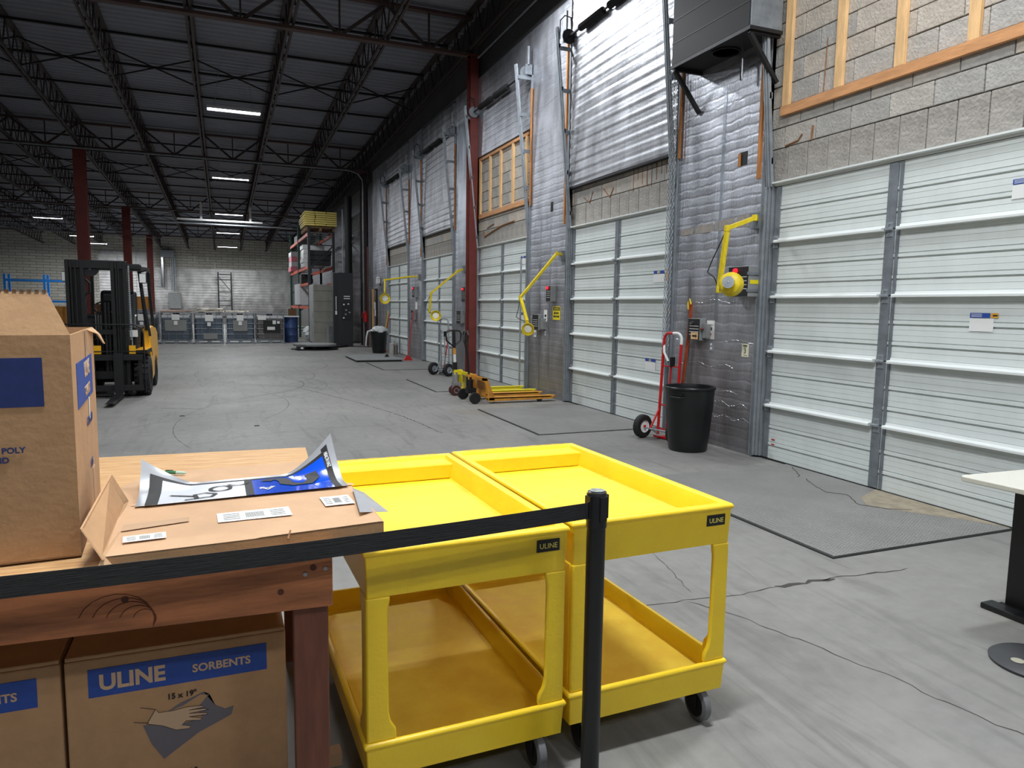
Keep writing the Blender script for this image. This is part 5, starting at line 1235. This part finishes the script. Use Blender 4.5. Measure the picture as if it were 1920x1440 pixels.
tote('caged tote half hidden behind the forklift guard', -2.76, ty+.3, kind=1)
t = thing('blue_drum', 'dark blue ribbed drum behind the last caged tote', 'drum', (2.50, 29.8, 0)); MB().lathe([(.27, 0), (.27, .25), (.28, .28), (.27, .31), (.27, .55), (.28, .58), (.27, .61), (.27, .9), (.28, 1.0), (0, 1.0)], n=24).build('drum_body', mat('drum_blue', (46, 66, 110), .4), t, smooth=True)
MB().box(-.3, .3, -.3, .3, 1.0, 1.04).build('drum_cover', M_wrap, t)
def sack(label, x, y, z, w_, seed, m=M_wrap):
    t = thing('folded_sack', label, 'sack', (x, y, z), 0, 'flat sacks on top of the totes'); r_ = random.Random(seed); n = 8
    rows = [[(-w_/2+w_*j/n, .1+.9*i/4, .045+.035*r_.random()) for j in range(n+1)] for i in range(5)]
    MB().sheet(rows, .045).build('sack_cloth', m, t)
M_sack = mat('pale_sack', (196, 188, 172), .8, var=.15, vs=8)
sack('pale folded sacks on the tote second from the forklift', -.45, ty, 1.155, .95, 1, M_sack); sack('upper pale sack on the tote second from the forklift', -.45, ty+.02, 1.24, .9, 2, M_sack)
sack('flat sheeting lying on the third tote', .5, ty, 1.155, .8, 3, M_sack); sack('brownish flat card on the tote right of the forklift', -1.62, ty, 1.155, 1.0, 4, mat('dusty_pink_card', (168, 140, 126), .8))
t = thing('empty_rack_frame', 'lone black rack upright frame standing against the end wall', 'rack frame', (-.28, 57.6, 0))
for x in (0, .90): MB().box(x-.05, x+.05, -.05, .05, 0, 3.8).build('upright', M_rackblk, t)
for z in (3.6, 2.3, 1.3, .4): MB().box(0, .9, -.02, .02, z, z+.06).build('brace', M_rackblk, t)
MB().bar((0, 0, 3.5), (.9, 0, 2.35), .05, .05).build('brace', M_rackblk, t); MB().bar((.9, 0, 2.25), (0, 0, 1.4), .05, .05).build('brace', M_galv, t)
# end wall fittings
t = thing('wall_duct', 'silver ribbed ducts and pipes high on the end wall behind the forklift', 'duct', (-3.6, YB-.05, 0))
MB().box(-.55, .35, -.5, 0, 4.8, 5.3).build('fan_housing', M_galv, t)
for k, (x, z0) in enumerate(((-.45, 2.6), (.12, 2.4), (.25, 2.4), (.38, 2.4))): MB().cyl((x, -.25, z0), .14 if k == 0 else .045, 4.9-z0, 'z', 12).build('duct_pipe', M_chrome if k == 0 else M_galv, t)
t = thing('breaker_panel', 'flat grey electrical panel low on the end wall', 'electrical panel', (-3.3, YB-.05, 1.05)); MB().box(-.42, .42, -.2, 0, 0, 1.15).build('cabinet', M_greybox, t, bevel=.01)
MB().box(-.4, .4, -.21, -.2, .03, 1.12).build('cabinet_door', M_greym, t)
# crates behind the forklift
for k, (x, y, z, w_, h_, lb) in enumerate(((-3.55, 38.5, 1.15, .62, .62, 'amber wooden crate on a stack right of the forklift guard'), (-4.95, 38.6, 1.15, .55, .55, 'amber wooden crate seen through the forklift guard'), (-5.2, 36.0, .9, .8, .5, 'brown crate seen between the forklift mast channels'), (-5.85, 33.0, .3, .7, 1.0, 'orange brown crate left of the forklift mast'))):
    t = thing('wooden_crate', lb, 'crate', (x, y, 0)); b = MB()
    MB().box(-w_/2, w_/2, 0, .6, z, z+h_).build('crate_body', M_crate if k != 2 else M_brown, t)
    MB().box(-w_/2-.05, w_/2+.05, -.03, .65, 0, z-.02).build('support_stack', M_brown if k else M_galvd, t)
    for q in range(3): MB().box(-w_/2+q*(w_-.08)/2, -w_/2+.08+q*(w_-.08)/2, -.02, 0, z, z+h_).build('batten', M_oldwood, t)
# blue racks at far left
t = thing('blue_rack', 'blue pallet rack frames and beams at the dark far left', 'rack', (-11.8, 50, 0))
for x in (0, 1.98, 4.1):
    for y in (0, 1.0): MB().box(x-.06, x+.06, y-.04, y+.04, 0, 3.05).build('upright', M_rackblue, t)
    for z in (.4, 1.2, 2.0, 2.8): MB().bar((x, 0, z-.3), (x, 1.0, z), .04, .04).build('brace', M_rackblue, t)
for x0, x1 in ((0, 1.98), (1.98, 4.1)):
    for z in (2.62, 1.40): MB().box(x0+.06, x1-.06, -.05, 0, z, z+.13).build('beam', M_rackblue, t)
# ------------------------------------------------------------------ pallet rack by the dock wall
t = thing('pallet_rack', 'tall dark green and orange pallet rack against the dock wall', 'rack', (3.27, 30.0, 0))
for k, (y, m) in enumerate(((0, M_rackblk), (4.1, M_green), (8.2, M_green))):
    for x in (0, .97): MB().box(x-.05, x+.05, y-.04, y+.04, 0, 4.62 if k == 0 else 5.0).build('upright', m, t)
    for q in range(5): MB().bar((0, y, .3+q*.9), (.97, y, .3+q*.9+(.7 if q % 2 else 0)), .04, .04).build('brace', m, t)
    MB().bar((0, y, 2.9), (.97, y, 3.9), .05, .05).build('brace', M_darkst, t)
for y0, y1 in ((.05, 4.05), (4.15, 8.15)):
    for x in (0, .97):
        for z in (4.28, 2.95, 1.32): MB().box(x-.03, x+.03, y0, y1, z, z+.12).build('beam', M_rackor, t)
for x in (0, .97): MB().box(x-.03, x+.03, .05, 4.05, 2.30, 2.40).build('beam', M_rackor, t)
for z in (4.40, 3.07, 1.44):
    for q in range(9): MB().box(0, .97, .2+q*.9, .32+q*.9, z, z+.02).build('deck_support', M_galvd, t)
t = thing('board_stack', 'stack of yellowish boards on top of the pallet rack', 'lumber', (3.10, 29.95, 4.66))
for k in range(7):
    for q in range(3): MB().box(random.uniform(-.04, .04)+q*.43, q*.43+.42, 0, 1.9, k*.082+.014, k*.082+.074).build('board', M_board, t)
t = thing('pallet', 'weathered wooden pallet under the yellowish boards on the rack', 'pallet', (3.15, 29.95, 4.42))
for k in range(5): MB().box(0, 1.15, .02+k*.42, .12+k*.42, .16, .19).build('deck_board', M_brown, t)
for x in (0, .55, 1.07): MB().box(x, x+.08, 0, 1.85, .03, .16).build('stringer', M_brown, t)
def load(name, label, cat, x, y, z, w_, d_, h_, m, lay=3, lm=None):
    t = thing(name, label, cat, (x, y, z)); hh = h_/lay
    for k in range(lay): MB().box(random.uniform(-.02, .02), w_+random.uniform(-.02, .02), 0, d_, k*hh+.006, (k+1)*hh).build('layer', (lm or m) if k % 2 else m, t, bevel=.01)
    return t
load('crate_stack', 'black plastic crates on the second shelf of the rack, facing the aisle', 'crate', 3.32, 30.1, 3.10, .85, 1.1, .60, M_black, 3)
load('carton_stack', 'white cartons stacked behind the green rack post', 'box', 3.24, 31.9, 3.10, .9, 1.2, .95, M_wrap, 5)
load('wrapped_load', 'pink and white wrapped load at the far end of the second shelf', 'load', 3.14, 36.6, 3.10, .7, 1.4, .95, M_pink, 4, M_wrap)
load('wrapped_load', 'grey wrapped pallet load on the lower shelf of the rack', 'load', 3.22, 33.4, 1.48, .8, 2.4, .95, M_wrap, 1)
load('wrapped_load', 'dark goods on the highest shelf far along the rack', 'load', 3.3, 35.0, 4.42, .8, 1.4, .3, M_black, 1)
load('carton_stack', 'pink edged cartons on the lower rack shelf', 'box', 3.6, 31.0, 1.48, .6, 1.2, .7, M_wrap, 4, M_pink)
load('crate_stack', 'black sacks on the narrow middle shelf of the rack', 'sack', 3.25, 33.0, 2.44, .5, 1.0, .4, M_black, 2)
t = thing('plastic_bag', 'crumpled white bag on the floor under the rack', 'bag', (3.35, 31.0, 0)); vs = []; fs = []; n = 14
for i in range(6):
    for j in range(n):
        a = 2*pi*j/n; r = .28*sin(pi*(i+.6)/6.4)*(1+.2*sin(4*a+i*2)); vs.append((r*cos(a), r*sin(a), .12*i+.0))
for i in range(5):
    for j in range(n): fs.append((i*n+j, i*n+(j+1) % n, (i+1)*n+(j+1) % n, (i+1)*n+j))
fs += [tuple(5*n+j for j in range(n)), tuple(range(n-1, -1, -1))]; MB().add(vs, fs).build('bag_film', M_wrap, t)
t = thing('brown_board', 'upright brown board leaning beside the rack foot', 'board', (2.72, 33.6, 0)); MB().box(0, .34, 0, .08, 0, 1.3).build('panel', M_brown, t)
t = thing('grey_cabinet', 'tall grey concrete coloured cabinet in front of the rack', 'cabinet', (3.22, 28.3, 0)); MB().prism([(0, 0), (.78, -.0), (.78, 1.4), (.0, 1.4)], .02, 2.28, 'xy').build('cabinet_body', mat('mottled_grey', (150, 148, 140), .8, var=.12, vs=3), t, bevel=.01)
MB().box(-.012, 0, .02, 1.38, .05, 2.22).build('cabinet_door', M_greym, t); MB().box(-.03, -.012, .05, .09, 1.0, 1.2).build('handle', M_galvd, t); MB().box(0, .78, .0, 1.4, 0, .02).build('plinth', M_blacksteel, t)
for z in (.45, .85, 1.25, 1.65, 2.05): MB().box(0, .78, -.004, .0, z, z+.008).build('panel_joint', M_greybox, t)
t = thing('floor_fan_frame', 'small grey metal frame on the floor before the black mast', 'frame', (3.62, 27.5, 0)); 
for x in (0, .28): MB().box(x, x+.04, 0, .04, 0, .8).build('post', M_galv, t)
MB().box(0, .32, 0, .04, .78, .84).build('top_bar', M_galv, t); MB().box(.08, .24, .0, .03, .1, .7).build('mesh_panel', M_galvd, t)
# stretch wrapping machine: black mast + turntable
t = thing('wrapping_machine', 'black mast cabinet with a turntable, a stretch wrapping machine', 'machine', (3.95, 26.3, 0))
MB().prism([(-.26, .0), (-.10, -.14), (.42, -.10), (.45, .45), (-.22, .5)], 0, 2.66, 'xy').build('mast_cabinet', mat('charcoal_paint', (44, 46, 50), .45), t, bevel=.01)
MB().box(.02, .36, -.15, -.125, .98, 1.62).build('control_panel', M_black, t)
for x, z, m in ((.06, 1.5, M_white), (.22, 1.52, M_white), (.14, 1.30, M_galv), (.26, 1.22, M_galv), (.05, 1.02, M_white), (.12, 1.15, M_chrome)): MB().box(x, x+.06, -.158, -.15, z, z+.05).build('button', m, t)
for z in (1.80, 1.72): MB().box(.09, .31, -.146, -.13, z, z+.035).build('printed_line', M_white, t)
for k in range(7): MB().bar((-.19, -.085, 1.36+k*.07), (-.16, -.108, 1.36+k*.07), .012, .05).build('printed_mark', M_white, t)
MB().box(-.21, -.145, -.11, -.085, 1.16, 1.30).build('logo_plate', M_white, t)
MB().lathe([(.78, .0), (.78, .03), (0, .03)], (-1.1, -1.5, 0), 'z', 12).build('base_plate', M_blacksteel, t); MB().lathe([(.70, .13), (.72, .19), (0, .195)], (-1.1, -1.5, 0), 'z', 12).build('turntable', M_greym, t)
MB().cyl((-1.1, -1.5, .03), .35, .10, 'z', 16).build('turntable_drive', M_black, t); MB().box(-1.75, -1.50, -2.1, -1.9, .03, .13).build('drive_cover', M_black, t)
MB().box(-1.62, -1.54, -2.105, -2.10, .05, .11).build('warning_label', M_white, t); MB().bar((-.7, -1.1, .04), (.1, -.1, .04), .3, .05).build('base_arm', M_blacksteel, t)
# small litter
for k, (x, y) in enumerate(((.35, 9.3), (-.55, 10.4))):
    t = thing('litter_scrap', 'tiny dark scrap on the floor, %s' % ('nearer one mid aisle' if k == 0 else 'farther one near the forklift'), 'scrap', (x, y, 0)); MB().box(-.03, .03, -.01, .01, 0, .008).build('scrap_piece', M_ink, t)
t = thing('steel_angle', 'loose pale steel strip leaning on the pier behind the jacks', 'steel strip', (5.02, 11.98, 0)); 
MB().box(0, .01, 0, .06, 0, 2.4).build('strip', M_galv, t)
